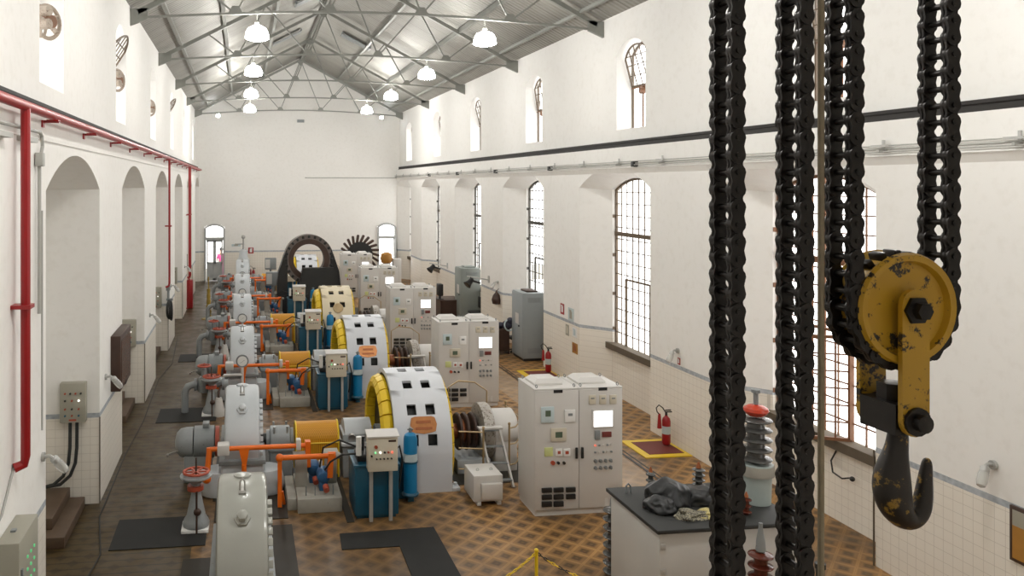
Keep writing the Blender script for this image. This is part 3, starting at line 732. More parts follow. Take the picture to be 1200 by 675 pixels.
# tall grey cabinets in the right niches, desks, chairs
def tall_cab(x0, x1, y0, y1, h, mat, label):
    t = thing('tall_cabinet', label, 'cabinet', ((x0+x1)/2, (y0+y1)/2, 0), 'tall cabinets in the right niches')
    m = M(); m.box(x0+.03, x1-.03, y0+.03, y1-.03, 0, .08); part(m, 'plinth', BLACK, t)
    m = M(); m.box(x0, x1, y0, y1, .08, h, .012); part(m, 'housing', mat, t)
    m = M(); m.box(x0-.018, x0-.001, y0+.02, y1-.02, .12, h-.04, .004); d = part(m, 'door', mat, t)
    m = M(); m.cyl((x0-.018, y0+.3, h*.5), (x0-.05, y0+.3, h*.5), .025); part(m, 'lock', BLACK, d)
    m = M(); m.box(x0-.024, x0-.018, y0+.35, y0+.65, h*.52, h*.68); part(m, 'notice', CABTOP, d)
    m = M()
    for k in range(6): m.box(x0+.15, x1-.12, y0-.006, y0+.004, h-.28+k*.025, h-.268+k*.025)
    for k in range(6): m.box(x0+.15, x1-.12, y0-.006, y0+.004, .25+k*.025, .262+k*.025)
    part(m, 'vent', MACHD, t)
    m = M(); m.box(x0+.2, x1-.12, y0+.25, y1-.2, h, h+.05, .01); part(m, 'top_cover', DKBROWN if mat is GREYB else mat, t)
tall_cab(8.52, 9.2, 23.9, 24.9, 2.08, GREYB, 'tall blue grey steel cabinet in the third right niche by the extinguisher')
tall_cab(8.55, 9.3, 31.0, 32.0, 2.12, paint('green_grey_cabinet', (.24, .265, .245), .5, 0, .04, 2), 'tall green grey cabinet in the fourth right niche')
def desk(x0, x1, y0, y1, label):
    t = thing('desk', label, 'desk', ((x0+x1)/2, (y0+y1)/2, 0), 'dark desks by the right wall')
    m = M(); m.box(x0, x1, y0, y1, .74, .78, .006); part(m, 'desktop', DKBROWN, t)
    m = M(); m.box(x0+.04, x1-.04, y0+.03, y0+.05, .1, .74); part(m, 'front_panel', DKBROWN, t)
    for x in (x0+.03, x1-.07):
        m = M(); m.box(x, x+.04, y0+.03, y1-.05, 0, .74); part(m, 'side_panel', DKBROWN, t)
desk(7.9, 8.5, 25.0, 26.3, 'dark brown desk beside the tall blue grey cabinet'); desk(7.85, 8.75, 31.7, 33.0, 'dark brown desk in front of the tall green grey cabinet')
def chair(x, y, label):
    t = thing('office_chair', label, 'chair', (x, y, 0), 'black office chairs')
    m = M(); m.box(x-.24, x+.24, y-.24, y+.24, .43, .51, .03); part(m, 'seat', RUBBER, t)
    m = M(); m.box(x+.16, x+.24, y-.22, y+.22, .62, 1.05, .03); m.beam((x+.22, y, .46), (x+.23, y, .7), .05, .03); part(m, 'backrest', RUBBER, t)
    m = M(); m.cyl((x, y, .08), (x, y, .43), .03)
    for k in range(5):
        a = 2*math.pi*k/5; m.beam((x, y, .1), (x+.27*math.cos(a), y+.27*math.sin(a), .06), .04, .03)
    part(m, 'base', BLACK, t)
    for k in range(5):
        a = 2*math.pi*k/5; m = M(); m.ball((x+.27*math.cos(a), y+.27*math.sin(a), .03), .03, 8); part(m, 'caster', BLACK, t)
chair(8.78, 25.3, 'black office chair between the desk and the tall blue grey cabinet'); chair(8.98, 30.6, 'black office chair in front of the tall green grey cabinet')
t = thing('work_jacket', 'dark jacket with a white stripe over the desk end', 'jacket', (8.42, 25.15, .78))
m = M(); m.ball((8.42, 25.1, .92), .19, 12, (1, .8, .75)); m.ball((8.26, 25.3, .88), .13, 10, (1, 1, .8)); m.ball((8.5, 25.05, 1.05), .12, 10); part(m, 'cloth', NAVY, t)
m = M(); m.torus((8.45, 25.02, .92), (.3, -1, .2), .17, .025, 20, 6); part(m, 'stripe', LTBLUE, t)
m = M(); m.lathe([(.0, 0), (.14, .04), (.17, .18), (.12, .34), (.05, .42), (.02, .5)], (8.8, 27.4, 1.22), n=14); m.cyl((8.8, 27.4, 1.7), (8.88, 27.4, 1.78), .012)
solo(m, 'hanging_bag', DKBROWN, 'dark cloth bag hanging on the right wall above the desk', 'bag', (8.8, 27.4, 1.22))
t = thing('monitor', 'black computer monitor on the far dark desk', 'monitor', (8.0, 32.1, .78))
m = M(); m.box(7.85, 8.05, 31.95, 32.35, .92, 1.4, .03); part(m, 'screen_case', BLACK, t); m = M(); m.cyl((7.95, 32.15, .78), (7.95, 32.15, .93), .04); m.box(7.83, 8.07, 32.0, 32.3, .78, .8); part(m, 'stand', BLACK, t)
def spot(x, y, z, label):
    t = thing('spotlight', label, 'spotlight', (x, y, z), 'black spotlights on the right wall')
    m = M(); m.beam((XR, y, z+.1), (XR-.75, y+.25, z+.22), .05, .04); m.box(XR-.02, XR, y-.08, y+.08, z, z+.25); m.cyl((XR-.3, y+.1, z+.15), (XR-.3, y+.1, z+.4), .02); part(m, 'wall_arm', GALV, t)
    d = Vector((-.6, -.2, -.55)); m = M(); m.lathe([(.05, -.12), (.09, -.08), (.11, .1), (.16, .22), (.13, .23)], (XR-.62, y+.2, z+.05), d, 14); m.beam((XR-.62, y+.2, z+.2), (XR-.62, y+.2, z+.05), .04, .04); part(m, 'lamp_head', BLACK, t)
    m = M(); m.beam((XR-.62, y+.2, z+.08), (XR-.3, y+.05, z-.02), .07, .07); part(m, 'driver', BLACK, t)
spot(8.9, 28.6, 1.85, 'black spotlight on a wall arm beside the tall green grey cabinet'); spot(8.9, 34.6, 1.75, 'black spotlight on a wall arm beyond the fourth right niche')

# ------------------------------------------------------------------ machine rows
P = 6.4
ROW = ['first', 'second', 'third', 'fourth', 'fifth']
YA = 15.15; ZA = .68      # shaft line of the first row

def hump(Y, R_, x0, x1, zc, n=22, rnd=.07):
    # rounded-edge half drum on straight sides
    m = M(); rings = []
    sec = [(x0, -rnd), (x0+rnd*.3, -rnd*.3), (x0+rnd, 0), (x1-rnd, 0), (x1-rnd*.3, -rnd*.3), (x1, -rnd)]
    pts = [(-1, None)] + [(0, i) for i in range(n+1)] + [(1, None)]
    for k, i in pts:
        ring = []
        for x, dr in sec:
            r = R_+dr
            if k: ring.append((x, Y+k*r, 0.06))
            else:
                a = math.pi*(i/n)-math.pi/2
                ring.append((x, Y+r*math.sin(a), zc+r*math.cos(a)))
        rings.append(ring)
    rs = [[m.v(p) for p in r] for r in rings]
    for a, b in zip(rs, rs[1:]):
        for j in range(len(sec)-1): m.bm.faces.new((a[j], a[j+1], b[j+1], b[j]))
    m.bm.faces.new([r[0] for r in rs]); m.bm.faces.new([r[-1] for r in rs][::-1])
    return m
def turbine(Y, label, MACH=MACH):
    t = thing('turbine_housing', label, 'turbine', (0, Y, 0), 'arched turbine housings')
    part(hump(Y, 1.0, -.31, .31, ZA), 'casing', MACH, t, sharp=.5)
    m = M(); m.box(-.40, .40, Y-1.10, Y+1.10, ZA-.09, ZA-.02, .01); part(m, 'flange', MACHD, t)
    m = M(); m.box(-.36, .36, Y-1.03, Y+1.03, 0, ZA-.09, .02); m.lathe([(.30, 0), (.34, .12), (.26, .4)], (.42, Y-.75, .02), (0, 0, 1), 16); m.lathe([(.30, 0), (.34, .12), (.26, .4)], (-.42, Y-.75, .02), (0, 0, 1), 16); part(m, 'base', MACH, t)
    for s in (1,):
        for k in range(9):
            a = R(-28-k*7.4); c = Vector((s*.33, Y+math.sin(a)*.93, ZA+math.cos(a)*.93)); m = M(); m.obox(c, (0, math.sin(a), math.cos(a)), .06, .085, .05, .006); part(m, 'flange_bolt', MACH, t)
    a = R(-42); nrm = Vector((0, math.sin(a), math.cos(a))); c = Vector((0, Y, ZA))
    m = M(); p = c+nrm*1.0; m.lathe([(.10, -.01), (.10, .03), (.065, .04), (.065, .12), (.03, .14)], p, nrm, 6); part(m, 'inspection_plug', MACH, t)
    a = R(-20); nrm = Vector((0, math.sin(a), math.cos(a))); p = c+nrm*1.0; m = M()
    m.tube([p+Vector((-.03, 0, 0)), p+Vector((-.03, .02, .12)), p+Vector((0, .03, .16)), p+Vector((.03, .02, .12)), p+Vector((.03, 0, 0))], .011); m.obox(p, nrm, .09, .09, .05, .005); part(m, 'lifting_eye', BARE, t)
    a = R(3); p = c+Vector((0, math.sin(a), math.cos(a)))*1.0; m = M(); m.lathe([(.11, 0), (.11, .02), (.08, .03)], p, (0, math.sin(a), math.cos(a)), 16); part(m, 'cover_cap', MACH, t)
    return t
def mk_row():
    Y = YA; o = {}
    o['turbine'] = turbine(Y, '')
    # actuator motor at the left end of the shaft
    t = thing('servo_motor', '', 'motor', (-.8, Y, 0), 'grey motors left of the turbines')
    ax = (1, 0, 0); m = M(); m.lathe([(.05, 0), (.18, .03), (.25, .10), (.27, .2), (.27, .33)], (-1.22, Y, ZA), ax, 20); part(m, 'end_bell', MACH2, t)
    m = M(); m.lathe([(.29, 0), (.29, .36), (.22, .38)], (-.87, Y, ZA), ax, 20); m.box(-.72, -.6, Y-.1, Y+.1, ZA+.27, ZA+.36, .01); part(m, 'motor_body', MACHD, t)
    m = M(); m.box(-1.05, -.55, Y-.2, Y+.2, 0, ZA-.2, .02); part(m, 'pedestal', MACH2, t)
    m = M(); m.cyl((-.49, Y, ZA), (-.42, Y, ZA), .27, n=20); part(m, 'coupling_flange', REDO, t)
    m = M(); m.tube([(-1.15, Y-.32, ZA-.05), (-1.3, Y-.3, ZA-.1), (-1.34, Y-.2, ZA-.15)], .015); m.ball((-1.33, Y-.28, ZA-.13), .03, 8); part(m, 'crank', BARE, t)
    o['motor'] = t
    # needle valve stand in front of it
    yv = 12.95; xv = -.72; t = thing('valve_stand', '', 'valve', (xv, yv, 0), 'valve stands left of the turbines')
    m = M(); m.box(xv-.22, xv+.2, yv-.2, yv+.2, 0, .06, .01); part(m, 'foot', WHITEP, t)
    m = M(); m.lathe([(.2, .06), (.21, .10), (.19, .16), (.15, .22), (.08, .55), (.075, .62)], (xv, yv, 0), n=18); part(m, 'stand', MACH2, t)
    m = M(); m.cyl((xv-.01, yv, .62), (xv-.01, yv, .69), .13); part(m, 'collar', REDO, t)
    m = M(); m.lathe([(.07, .69), (.10, .75), (.25, .83), (.25, .85)], (xv, yv, 0), n=20); part(m, 'bowl', MACH2, t)
    m = M(); m.torus((xv, yv, .90), (0, 0, 1), .19, .022, 22, 8)
    for k in range(3): a = k*math.pi/3; m.beam((xv-.19*math.cos(a), yv-.19*math.sin(a), .90), (xv+.19*math.cos(a), yv+.19*math.sin(a), .90), .03, .02)
    part(m, 'handwheel', REDO, t)
    m = M(); m.cyl((xv, yv, .84), (xv, yv, 1.12), .014, n=8); m.cyl((xv+.02, yv-.21, .0), (xv+.02, yv-.21, .66), .016, n=8); m.ball((xv+.03, yv-.2, .34), .06, 8); part(m, 'spindle', DKBROWN, t)
    o['valve'] = t
    # bearing pedestal
    t = thing('bearing_pedestal', '', 'bearing', (.7, Y, 0), 'shaft bearings right of the turbines')
    m = M(); m.lathe([(.17, 0), (.17, .06), (.24, .08), (.24, .42), (.19, .45), (.19, .5)], (.44, Y, ZA), ax, 20); part(m, 'bearing_shell', MACH2, t)
    m = M(); m.box(.5, .9, Y-.25, Y+.25, 0, ZA-.12, .02); m.box(.46, .94, Y-.32, Y+.32, ZA-.14, ZA-.06, .01); part(m, 'pedestal', MACH2, t)
    for x in (.58, .82):
        for y in (-.17, .17):
            m = M(); m.cyl((x, Y+y, ZA+.1), (x, Y+y, ZA+.27), .022, n=6); part(m, 'bolt', BARE, t)
    m = M(); m.cyl((.34, Y, ZA), (.45, Y, ZA), .11); part(m, 'shaft', BLACK, t)
    o['bearing'] = t
    # coupling under its yellow guard
    t = thing('coupling_guard', '', 'guard', (1.37, Y, 0), 'yellow shaft guards')
    n = 18; sec = [(Y+.30*math.cos(a), ZA+.30*math.sin(a)) for a in [math.pi*i/n for i in range(n+1)]]
    sec = [(Y+.30, .08)]+sec+[(Y-.30, .08)]
    m = M()
    for (a, b), (c, d) in zip(sec, sec[1:]): m.face([(.98, a, b), (1.76, a, b), (1.76, c, d), (.98, c, d)])
    for x in (.98, 1.76): m.face([(x, a, b) for a, b in sec])
    part(m, 'mesh_cover', AMBER, t, sharp=1.)
    m = M()
    for x in (.98, 1.76): m.tube([(x, a, b) for a, b in sec], .018, 6)
    for s in (-1, 1): m.tube([(.98, Y+s*.31, ZA-.02), (1.76, Y+s*.31, ZA-.02)], .014, 6); m.tube([(.98, Y+s*.30, .02), (.98, Y+s*.30, .1)], .016, 6); m.tube([(1.76, Y+s*.30, .02), (1.76, Y+s*.30, .1)], .016, 6)
    part(m, 'guard_frame', YEL, t)
    o['guard'] = t
    # second bearing / gear case
    t = thing('gear_case', '', 'gear case', (2.12, Y, 0), 'grey bearing cases left of the generators')
    m = M(); m.box(1.83, 2.44, Y-.33, Y+.33, 0, ZA+.12, .03); part(m, 'case', MACH2, t)
    m = M(); m.lathe([(.33, 0), (.33, .5)], (1.88, Y, ZA), ax, 22); m.box(1.8, 2.44, Y-.4, Y+.4, ZA-.08, ZA-.02, .01); part(m, 'cover', MACH, t)
    m = M(); m.cyl((2.0, Y-.3, ZA+.08), (2.0, Y-.36, ZA+.06), .07); part(m, 'sight_glass', BARE, t)
    o['gear'] = t
    # generator
    xa, xb, RG = 2.65, 3.67, 1.23; t = thing('generator', '', 'generator', (3.16, Y, 0), 'yellow ringed generators')
    rows = [-46, -21, 4, 29, 54, 79]; hw = 4.6
    ph = [-90]
    for r in rows: ph += [r-hw, r+hw]
    ph = sorted(set(ph+[90]+[a for a in range(-84, 90, 8) if all(abs(a-r) > hw+1.5 for r in rows)]))
    xs = [xa, 2.90, 3.07, 3.24, 3.41, xb]; m = M()
    pt = lambda x, f, r=RG: (x, Y-r*math.sin(R(f)), ZA+r*math.cos(R(f)))
    for f, f2 in zip(ph, ph[1:]):
        mid = (f+f2)/2
        for j in range(5):
            hole = j in (1, 3) and any(abs(mid-r) < hw-.1 for r in rows)
            A = [pt(xs[j], f), pt(xs[j+1], f), pt(xs[j+1], f2), pt(xs[j], f2)]
            if not hole: m.face(A)
            else:
                B = [pt(xs[j], f, RG-.05), pt(xs[j+1], f, RG-.05), pt(xs[j+1], f2, RG-.05), pt(xs[j], f2, RG-.05)]
                for q in range(4): m.face([A[q], A[(q+1) % 4], B[(q+1) % 4], B[q]])
    for s in (-1, 1): m.face([(xa, Y+s*RG, ZA), (xb, Y+s*RG, ZA), (xb, Y+s*RG, 0), (xa, Y+s*RG, 0)])
    bm_ = [pt(0, f) for f in range(-90, 91, 6)]
    for x in (xa, xb):
        ring = [(x, p[1], p[2]) for p in bm_]; inn = [(x, Y+(p[1]-Y)*.93, ZA+(p[2]-ZA)*.93) for p in bm_]
        for a_, b_, c_, d_ in zip(ring, ring[1:], inn[1:], inn): m.face([a_, b_, c_, d_])
        for s in (-1, 1): m.face([(x, Y+s*RG, ZA), (x, Y+s*RG*.93, ZA), (x, Y+s*RG*.93, 0), (x, Y+s*RG, 0)])
        m.face([(x, Y-RG, 0), (x, Y+RG, 0), (x, Y+RG, .18), (x, Y-RG, .18)])
    bmesh.ops.remove_doubles(m.bm, verts=m.bm.verts, dist=.0005)
    part(m, 'stator_frame', WHITEM, t, sharp=.35)
    m = M(); m.lathe([(RG-.14, 0), (RG-.14, xb-xa-.06)], (xa+.03, Y, ZA), ax, 40); m.box(xa+.03, xb-.03, Y-RG+.14, Y+RG-.14, .02, ZA); part(m, 'core', BLACK, t)
    for nm, x0, sg in (('left', xa, -1), ('right', xb, 1)):
        m = M(); ns = 26
        prof = [(1.10, .0), (1.13, .06), (1.08, .16), (.98, .21), (.90, .19), (.88, .10), (.9, .0)] if sg < 0 else [(1.15, .0), (1.13, .05), (1.05, .085), (.92, .09), (.9, .04), (.9, 0)]
        for k in range(ns):
            a0 = 2*math.pi*k/ns+.012; a1 = 2*math.pi*(k+1)/ns-.012; rg = []
            for q in range(4):
                a = a0+(a1-a0)*q/3
                if ZA+math.cos((a0+a1)/2)*1.0 < -.0: break
                rg.append([(x0+sg*h, Y+math.sin(a)*r, max(.01, ZA+math.cos(a)*r)) for r, h in prof])
            if len(rg) == 4: m.rings(rg)
        part(m, 'end_ring', YEL, t)
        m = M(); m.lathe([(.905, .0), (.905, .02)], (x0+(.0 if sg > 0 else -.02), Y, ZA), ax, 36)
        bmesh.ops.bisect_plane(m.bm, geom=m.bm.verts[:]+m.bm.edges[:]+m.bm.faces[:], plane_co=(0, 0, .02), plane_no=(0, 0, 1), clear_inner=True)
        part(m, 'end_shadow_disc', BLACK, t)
        m = M(); m.cyl((x0, Y, ZA), (x0+sg*.17, Y, ZA), .2); part(m, 'shaft_boss', MACHD, t)
        for s in (-1, 1):
            m = M(); m.box(min(x0, x0+sg*.14), max(x0, x0+sg*.14), Y+s*1.12-.12, Y+s*1.12+.12, 0, .07, .01); m.cyl((x0+sg*.08, Y+s*1.12, .07), (x0+sg*.08, Y+s*1.12, .12), .035, n=6); part(m, 'foot', WHITEM, t)
    # name plate on the front of the frame
    f0, f1 = 61, 72; m = M(); xs2 = [2.93+.045*i for i in range(9)]
    def rel(x, f): return pt(x, f, RG+.018)
    out = [rel(2.96, f0), rel(3.02, f0-.9), rel(3.32, f0-.9), rel(3.38, f0), rel(3.41, (f0+f1)/2), rel(3.38, f1), rel(3.30, f1+.9), rel(3.17, f1+1.8), rel(3.04, f1+.9), rel(2.96, f1), rel(2.93, (f0+f1)/2)]
    nrm = Vector((0, -math.sin(R(66)), math.cos(R(66)))); m.prism(out, -nrm*.025); np_ = part(m, 'name_plate', PLAQUE, t)
    m = M(); m.obox(Vector(pt(3.17, 64.5, RG+.02)), nrm, .26, .045, .012); m.obox(Vector(pt(3.17, 69.5, RG+.02)), nrm, .30, .04, .012); part(m, 'relief', COPPER, np_)
    o['generator'] = t
    # slip rings and exciter
    t = thing('exciter', '', 'exciter', (4.4, Y, 0), 'exciters right of the generators')
    m = M(); m.lathe([(.15, 0), (.15, .26), (.2, .27), (.2, .36)], (3.85, Y, ZA), ax, 18); part(m, 'shaft', COPPER, t)
    for k, x in enumerate((4.06, 4.20, 4.34)):
        m = M(); m.lathe([(.33, 0), (.35, .02), (.35, .05), (.33, .07)], (x, Y, ZA), ax, 26); part(m, 'slip_ring', DKBROWN, t)
    m = M(); m.lathe([(.22, 0), (.22, .1)], (4.12, Y, ZA), ax, 20); part(m, 'brush_core', COPPER, t)
    m = M(); m.lathe([(.44, 0), (.52, .03), (.53, .20), (.50, .24), (.3, .25)], (4.46, Y, ZA), ax, 30); part(m, 'end_shield', paint('worn_shield', (.42, .39, .35), .45, .3, .15, 5, (.12, .09, .07), (.52, .62)), t)
    m = M(); m.lathe([(.40, 0), (.40, .46), (.34, .5), (.18, .52)], (4.70, Y, ZA), ax, 26); m.box(4.72, 5.15, Y-.38, Y+.38, .0, ZA-.1, .02); part(m, 'exciter_body', CABTOP, t)
    m = M(); m.box(3.98, 4.62, Y-.42, Y+.42, .0, .26, .015); part(m, 'bed_plate', MACH, t)
    o['exciter'] = t
    # railing
    t = thing('guard_rail', '', 'railing', (4.5, Y-.9, 0), 'brass railings round the exciters')
    pts = [(3.9, Y-.80), (4.42, Y-.92), (5.02, Y-.66), (5.3, Y-.2), (5.3, Y+.75)]
    for z in (.92, .62, .24):
        for seg in (pts[:1]+[(4.33, Y-.905)], [(4.88, Y-.72)]+pts[2:]):
            m = M(); m.tube([(x, y, z) for x, y in seg], .014, 6); part(m, 'rail', BRASS, t)
    for x, y in [(4.33, Y-.905), (4.88, Y-.72)]+pts[3:]:
        m = M(); m.cyl((x, y, .0), (x, y, 1.0), .02, n=8); m.ball((x, y, 1.0), .028, 8); part(m, 'post', BRASS, t)
    m = M(); m.tube([(4.15, Y+.9, 0), (4.15, Y+.9, 1.3), (4.35, Y+.9, 1.42), (4.7, Y+.9, 1.38), (4.95, Y+.9, 1.2), (4.95, Y+.9, 0)], .016, 6); part(m, 'hoop', BRASS, t)
    o['rail'] = t
    # little stair
    t = thing('access_steps', '', 'steps', (4.6, Y-1.0, 0), 'grey access steps by the exciters')
    for x in (4.38, 4.74):
        m = M(); m.beam((x, Y-.55, .88), (x+.06, Y-1.18, .0), .035, .06); part(m, 'stringer', CABGREY, t)
    for k in range(4):
        f = k/3.4; m = M(); y = Y-.55-.63*f; m.box(4.40+.06*f, 4.74+.06*f, y-.05, y+.05, .835-.84*f*.98, .85-.84*f*.98); part(m, 'tread', MACHD, t)
    m = M(); m.box(4.34, 4.80, Y-.60, Y-.46, .86, .90, .005); part(m, 'landing', CABGREY, t)
    o['steps'] = t
    # small transformer box on the floor
    t = thing('transformer_box', '', 'box', (4.12, 13.55, 0), 'grey transformer boxes in front of the exciters')
    m = M(); m.box(3.86, 4.37, 13.25, 13.85, .06, .50, .015); part(m, 'housing', CABGREY, t)
    m = M(); m.box(3.98, 4.34, 13.17, 13.25, .12, .38, .01); part(m, 'terminal_cover', CABGREY, t)
    for x in (3.92, 4.27):
        m = M(); m.box(x, x+.07, 13.24, 13.86, 0, .06, .005); part(m, 'foot', CABGREY, t)
    for x in (4.0, 4.24):
        m = M(); m.torus((x, 13.5, .52), (0, 1, 0), .022, .007, 12, 6); part(m, 'lifting_eye', GALV, t)
    o['tbox'] = t
    # governor base with its pumps
    t = thing('pump_plinth', '', 'pump unit', (1.25, 14.1, 0), 'concrete pump plinths')
    m = M(); m.box(.90, 1.64, 13.30, 14.55, 0, .24, .02); m.box(.74, .90, 13.45, 14.55, 0, .20, .02); part(m, 'plinth', CONC, t)
    for x, y in ((.90, 13.95), (1.42, 14.05)):
        m = M(); m.box(x, x+.2, y-.1, y+.1, .24, .74, .01); m.box(x-.03, x+.23, y-.13, y+.13, .74, .78, .005); part(m, 'pedestal', CONC, t)
    for k, (x, y) in enumerate(((1.22, 14.1), (1.36, 13.72))):
        m = M(); m.lathe([(.04, 0), (.10, .03), (.115, .08), (.115, .22), (.09, .26)], (x, y-.16, .46), (0, 1, .25), 16); m.box(x-.07, x+.07, y-.1, y+.1, .24, .4, .01); pm = part(m, 'pump_motor', BLUE, t)
        m = M(); m.cyl((x+.02, y-.2, .36), (x+.03, y-.3, .32), .05); part(m, 'pump_knob', REDO, pm)
        m = M(); m.box(x+.1, x+.16, y-.06, y+.02, .5, .6, .005); part(m, 'terminal_tag', WHITEP, pm)
    for x in (1.05, 1.2, 1.5):
        m = M(); m.cyl((x, 13.45, .24), (x, 13.45, .4), .012, n=6); part(m, 'stud', MACHD, t)
    o['pump'] = t
    # orange governor linkage
    t = thing('governor_linkage', '', 'linkage', (.4, 14.0, 0), 'orange governor linkages')
    m = M(); m.tube([(-.55, 14.0, .90), (1.16, 14.0, .90)], .042, 12); part(m, 'long_rod', ORANGE, t)
    m = M(); m.tube([(.62, 13.62, .83), (1.55, 13.62, .83)], .044, 12); m.ball((.62, 13.62, .83), .07, 10); part(m, 'short_rod', ORANGE, t)
    m = M(); m.beam((1.12, 14.0, .98), (1.12, 13.98, .55), .17, .09); part(m, 'crank_arm', ORANGE, t)
    m = M(); m.beam((1.48, 13.62, .88), (1.46, 13.6, .48), .13, .09); m.cyl((1.44, 13.62, .83), (1.56, 13.62, .83), .065); part(m, 'lever_arm', ORANGE, t)
    m = M(); m.beam((.62, 13.62, .85), (.62, 13.6, .02), .07, .07); m.beam((.66, 13.66, .25), (.7, 13.72, .02), .05, .05); part(m, 'drop_link', ORANGE, t)
    m = M(); m.tube([(-.56, 14.0, .93), (-.56, 13.99, .85), (-.60, 13.95, .42)], .05, 10); m.ball((-.6, 13.95, .42), .08, 10); part(m, 'end_lever', ORANGE, t)
    m = M(); m.lathe([(.02, 0), (.06, .02), (.06, .06), (.02, .12)], (1.55, 13.62, .83), ax, 10); part(m, 'end_cap', CONC, t)
    m = M(); m.prism([(-.06, 13.96, .90), (.12, 13.96, .90), (.07, 13.96, .62), (.0, 13.96, .62)], (0, .06, 0)); m.cyl((.03, 13.99, .30), (.03, 13.99, .62), .045); part(m, 'bracket', ORANGE, t)
    m = M(); m.box(-.42, -.22, 13.86, 14.1, .82, 1.0, .02); part(m, 'clamp_block', CABTOP, t); m = M(); m.box(.92, 1.0, 13.93, 14.07, .84, 1.02, .01); part(m, 'clamp_block', CABTOP, t)
    o['link'] = t
    # oil tank with control box on posts
    t = thing('oil_tank', '', 'tank', (2.15, 13.25, 0), 'blue hydraulic oil tanks')
    m = M(); m.box(1.80, 2.52, 12.95, 13.72, .05, .88, .025); m.box(1.78, 2.54, 12.93, 13.74, .84, .88, .006); m.box(1.84, 2.48, 13.0, 13.68, 0, .05); part(m, 'tank_body', TEAL, t)
    for x in (2.05, 2.37):
        m = M(); m.box(x-.028, x+.028, 12.84, 12.90, 0, 1.0); part(m, 'post', GALV, t)
    m = M(); m.box(1.98, 2.46, 12.72, 12.92, .84, 1.39, .012); cb = part(m, 'control_box', BEIGE, t)
    m = M(); m.prism([(1.96, 12.69, 1.39), (2.48, 12.69, 1.39), (2.48, 12.94, 1.44), (1.96, 12.94, 1.44)], (0, 0, .02)); part(m, 'box_hood', CABTOP, cb)
    for k, (x, z, mt, r) in enumerate(((2.06, 1.32, REDO, .03), (2.05, 1.21, LEDG, .016), (2.13, 1.21, LEDW, .018), (2.20, 1.21, BLACK, .018), (2.26, 1.21, REDO, .018), (2.32, 1.21, LEDR, .022), (2.07, 1.09, BLACK, .014), (2.13, 1.09, BLACK, .014), (2.19, 1.09, BLACK, .014), (2.25, 1.09, BLACK, .014), (2.31, 1.09, BLACK, .014), (1.99, 1.15, BLACK, .018))):
        x += .045; z = .84+(z-.84)*.83; m = M(); m.cyl((x, 12.722, z), (x, 12.695, z), r*.9, n=10); part(m, 'push_button', mt, cb)
    m = M(); m.box(2.31, 2.43, 12.714, 12.722, 1.31, 1.34); part(m, 'label_strip', DKBROWN, cb)
    m = M()
    for x, y, h in ((1.9, 13.2, .22), (1.98, 13.4, .3), (2.05, 13.2, .2), (2.2, 13.5, .18)): m.cyl((x, y, .88), (x, y, .88+h), .04); m.cyl((x, y, .88+h), (x, y, .91+h), .055)
    m.box(1.86, 2.1, 13.1, 13.5, .88, .98, .01); part(m, 'valve_block', BLACK, t)
    m = M(); m.cyl((1.88, 13.08, 1.0), (1.88, 13.08, 1.3), .045); part(m, 'oil_filter', WHITEP, t)
    for pts, rr in (([(1.86, 13.2, 1.1), (1.6, 13.4, 1.16), (1.35, 13.6, .98), (1.3, 13.7, .62)], .016), ([(1.86, 13.1, 1.02), (1.62, 13.2, .98), (1.45, 13.4, .8), (1.38, 13.6, .6)], .016), ([(2.45, 13.3, .9), (2.6, 13.3, 1.05), (2.66, 13.35, .8), (2.6, 13.4, .3)], .018)):
        m = M(); m.tube(pts, rr, 6); part(m, 'hydraulic_hose', RUBBER, t)
    o['tank'] = t
    t = thing('gas_cylinder', '', 'gas cylinder', (2.85, 13.62, 0), 'blue accumulator cylinders')
    x, y = 2.85, 13.62; m = M(); m.lathe([(.09, .10), (.118, .14), (.118, 1.06), (.10, 1.13), (.04, 1.17)], (x, y, 0), n=20); part(m, 'cylinder_body', CYAN, t)
    m = M(); m.lathe([(.121, .68), (.121, .82)], (x, y, 0), n=20, caps=False); m.box(x-.12, x+.02, y-.126, y-.118, .70, .80); part(m, 'label_band', LTBLUE, t)
    m = M(); m.lathe([(.13, .66), (.13, .69)], (x, y, 0), n=20); m.lathe([(.14, .10), (.15, .13), (.12, .16)], (x, y, 0), n=20); m.beam((x, y, .0), (x, y, .12), .10, .10); m.box(x-.2, x, y+.1, y+.16, .0, .7); part(m, 'cylinder_clamp', TEAL, t)
    m = M(); m.cyl((x, y, 1.16), (x, y, 1.25), .028); m.cyl((x-.05, y, 1.22), (x+.05, y, 1.22), .015); part(m, 'valve', MACHD, t)
    o['cyl'] = t
    # control cabinet
    t = thing('control_cabinet', '', 'control cabinet', (5.46, 13.05, 0), 'double door control cabinets')
    x0, x1, yf, yb, H = 4.71, 6.22, 12.68, 13.46, 2.08; xm = (x0+x1)/2
    m = M(); m.box(x0+.02, x1-.02, yf+.02, yb-.02, 0, .1); part(m, 'plinth', CABGREY, t)
    m = M(); m.box(x0, x1, yf, yb, .1, H-.03, .006); part(m, 'housing', CABGREY, t)
    m = M(); m.box(x0-.005, xm-.003, yf-.005, yb+.005, H-.03, H, .008); m.box(xm+.003, x1+.005, yf-.005, yb+.005, H-.03, H, .008); part(m, 'roof_plate', CABTOP, t)
    ds = []
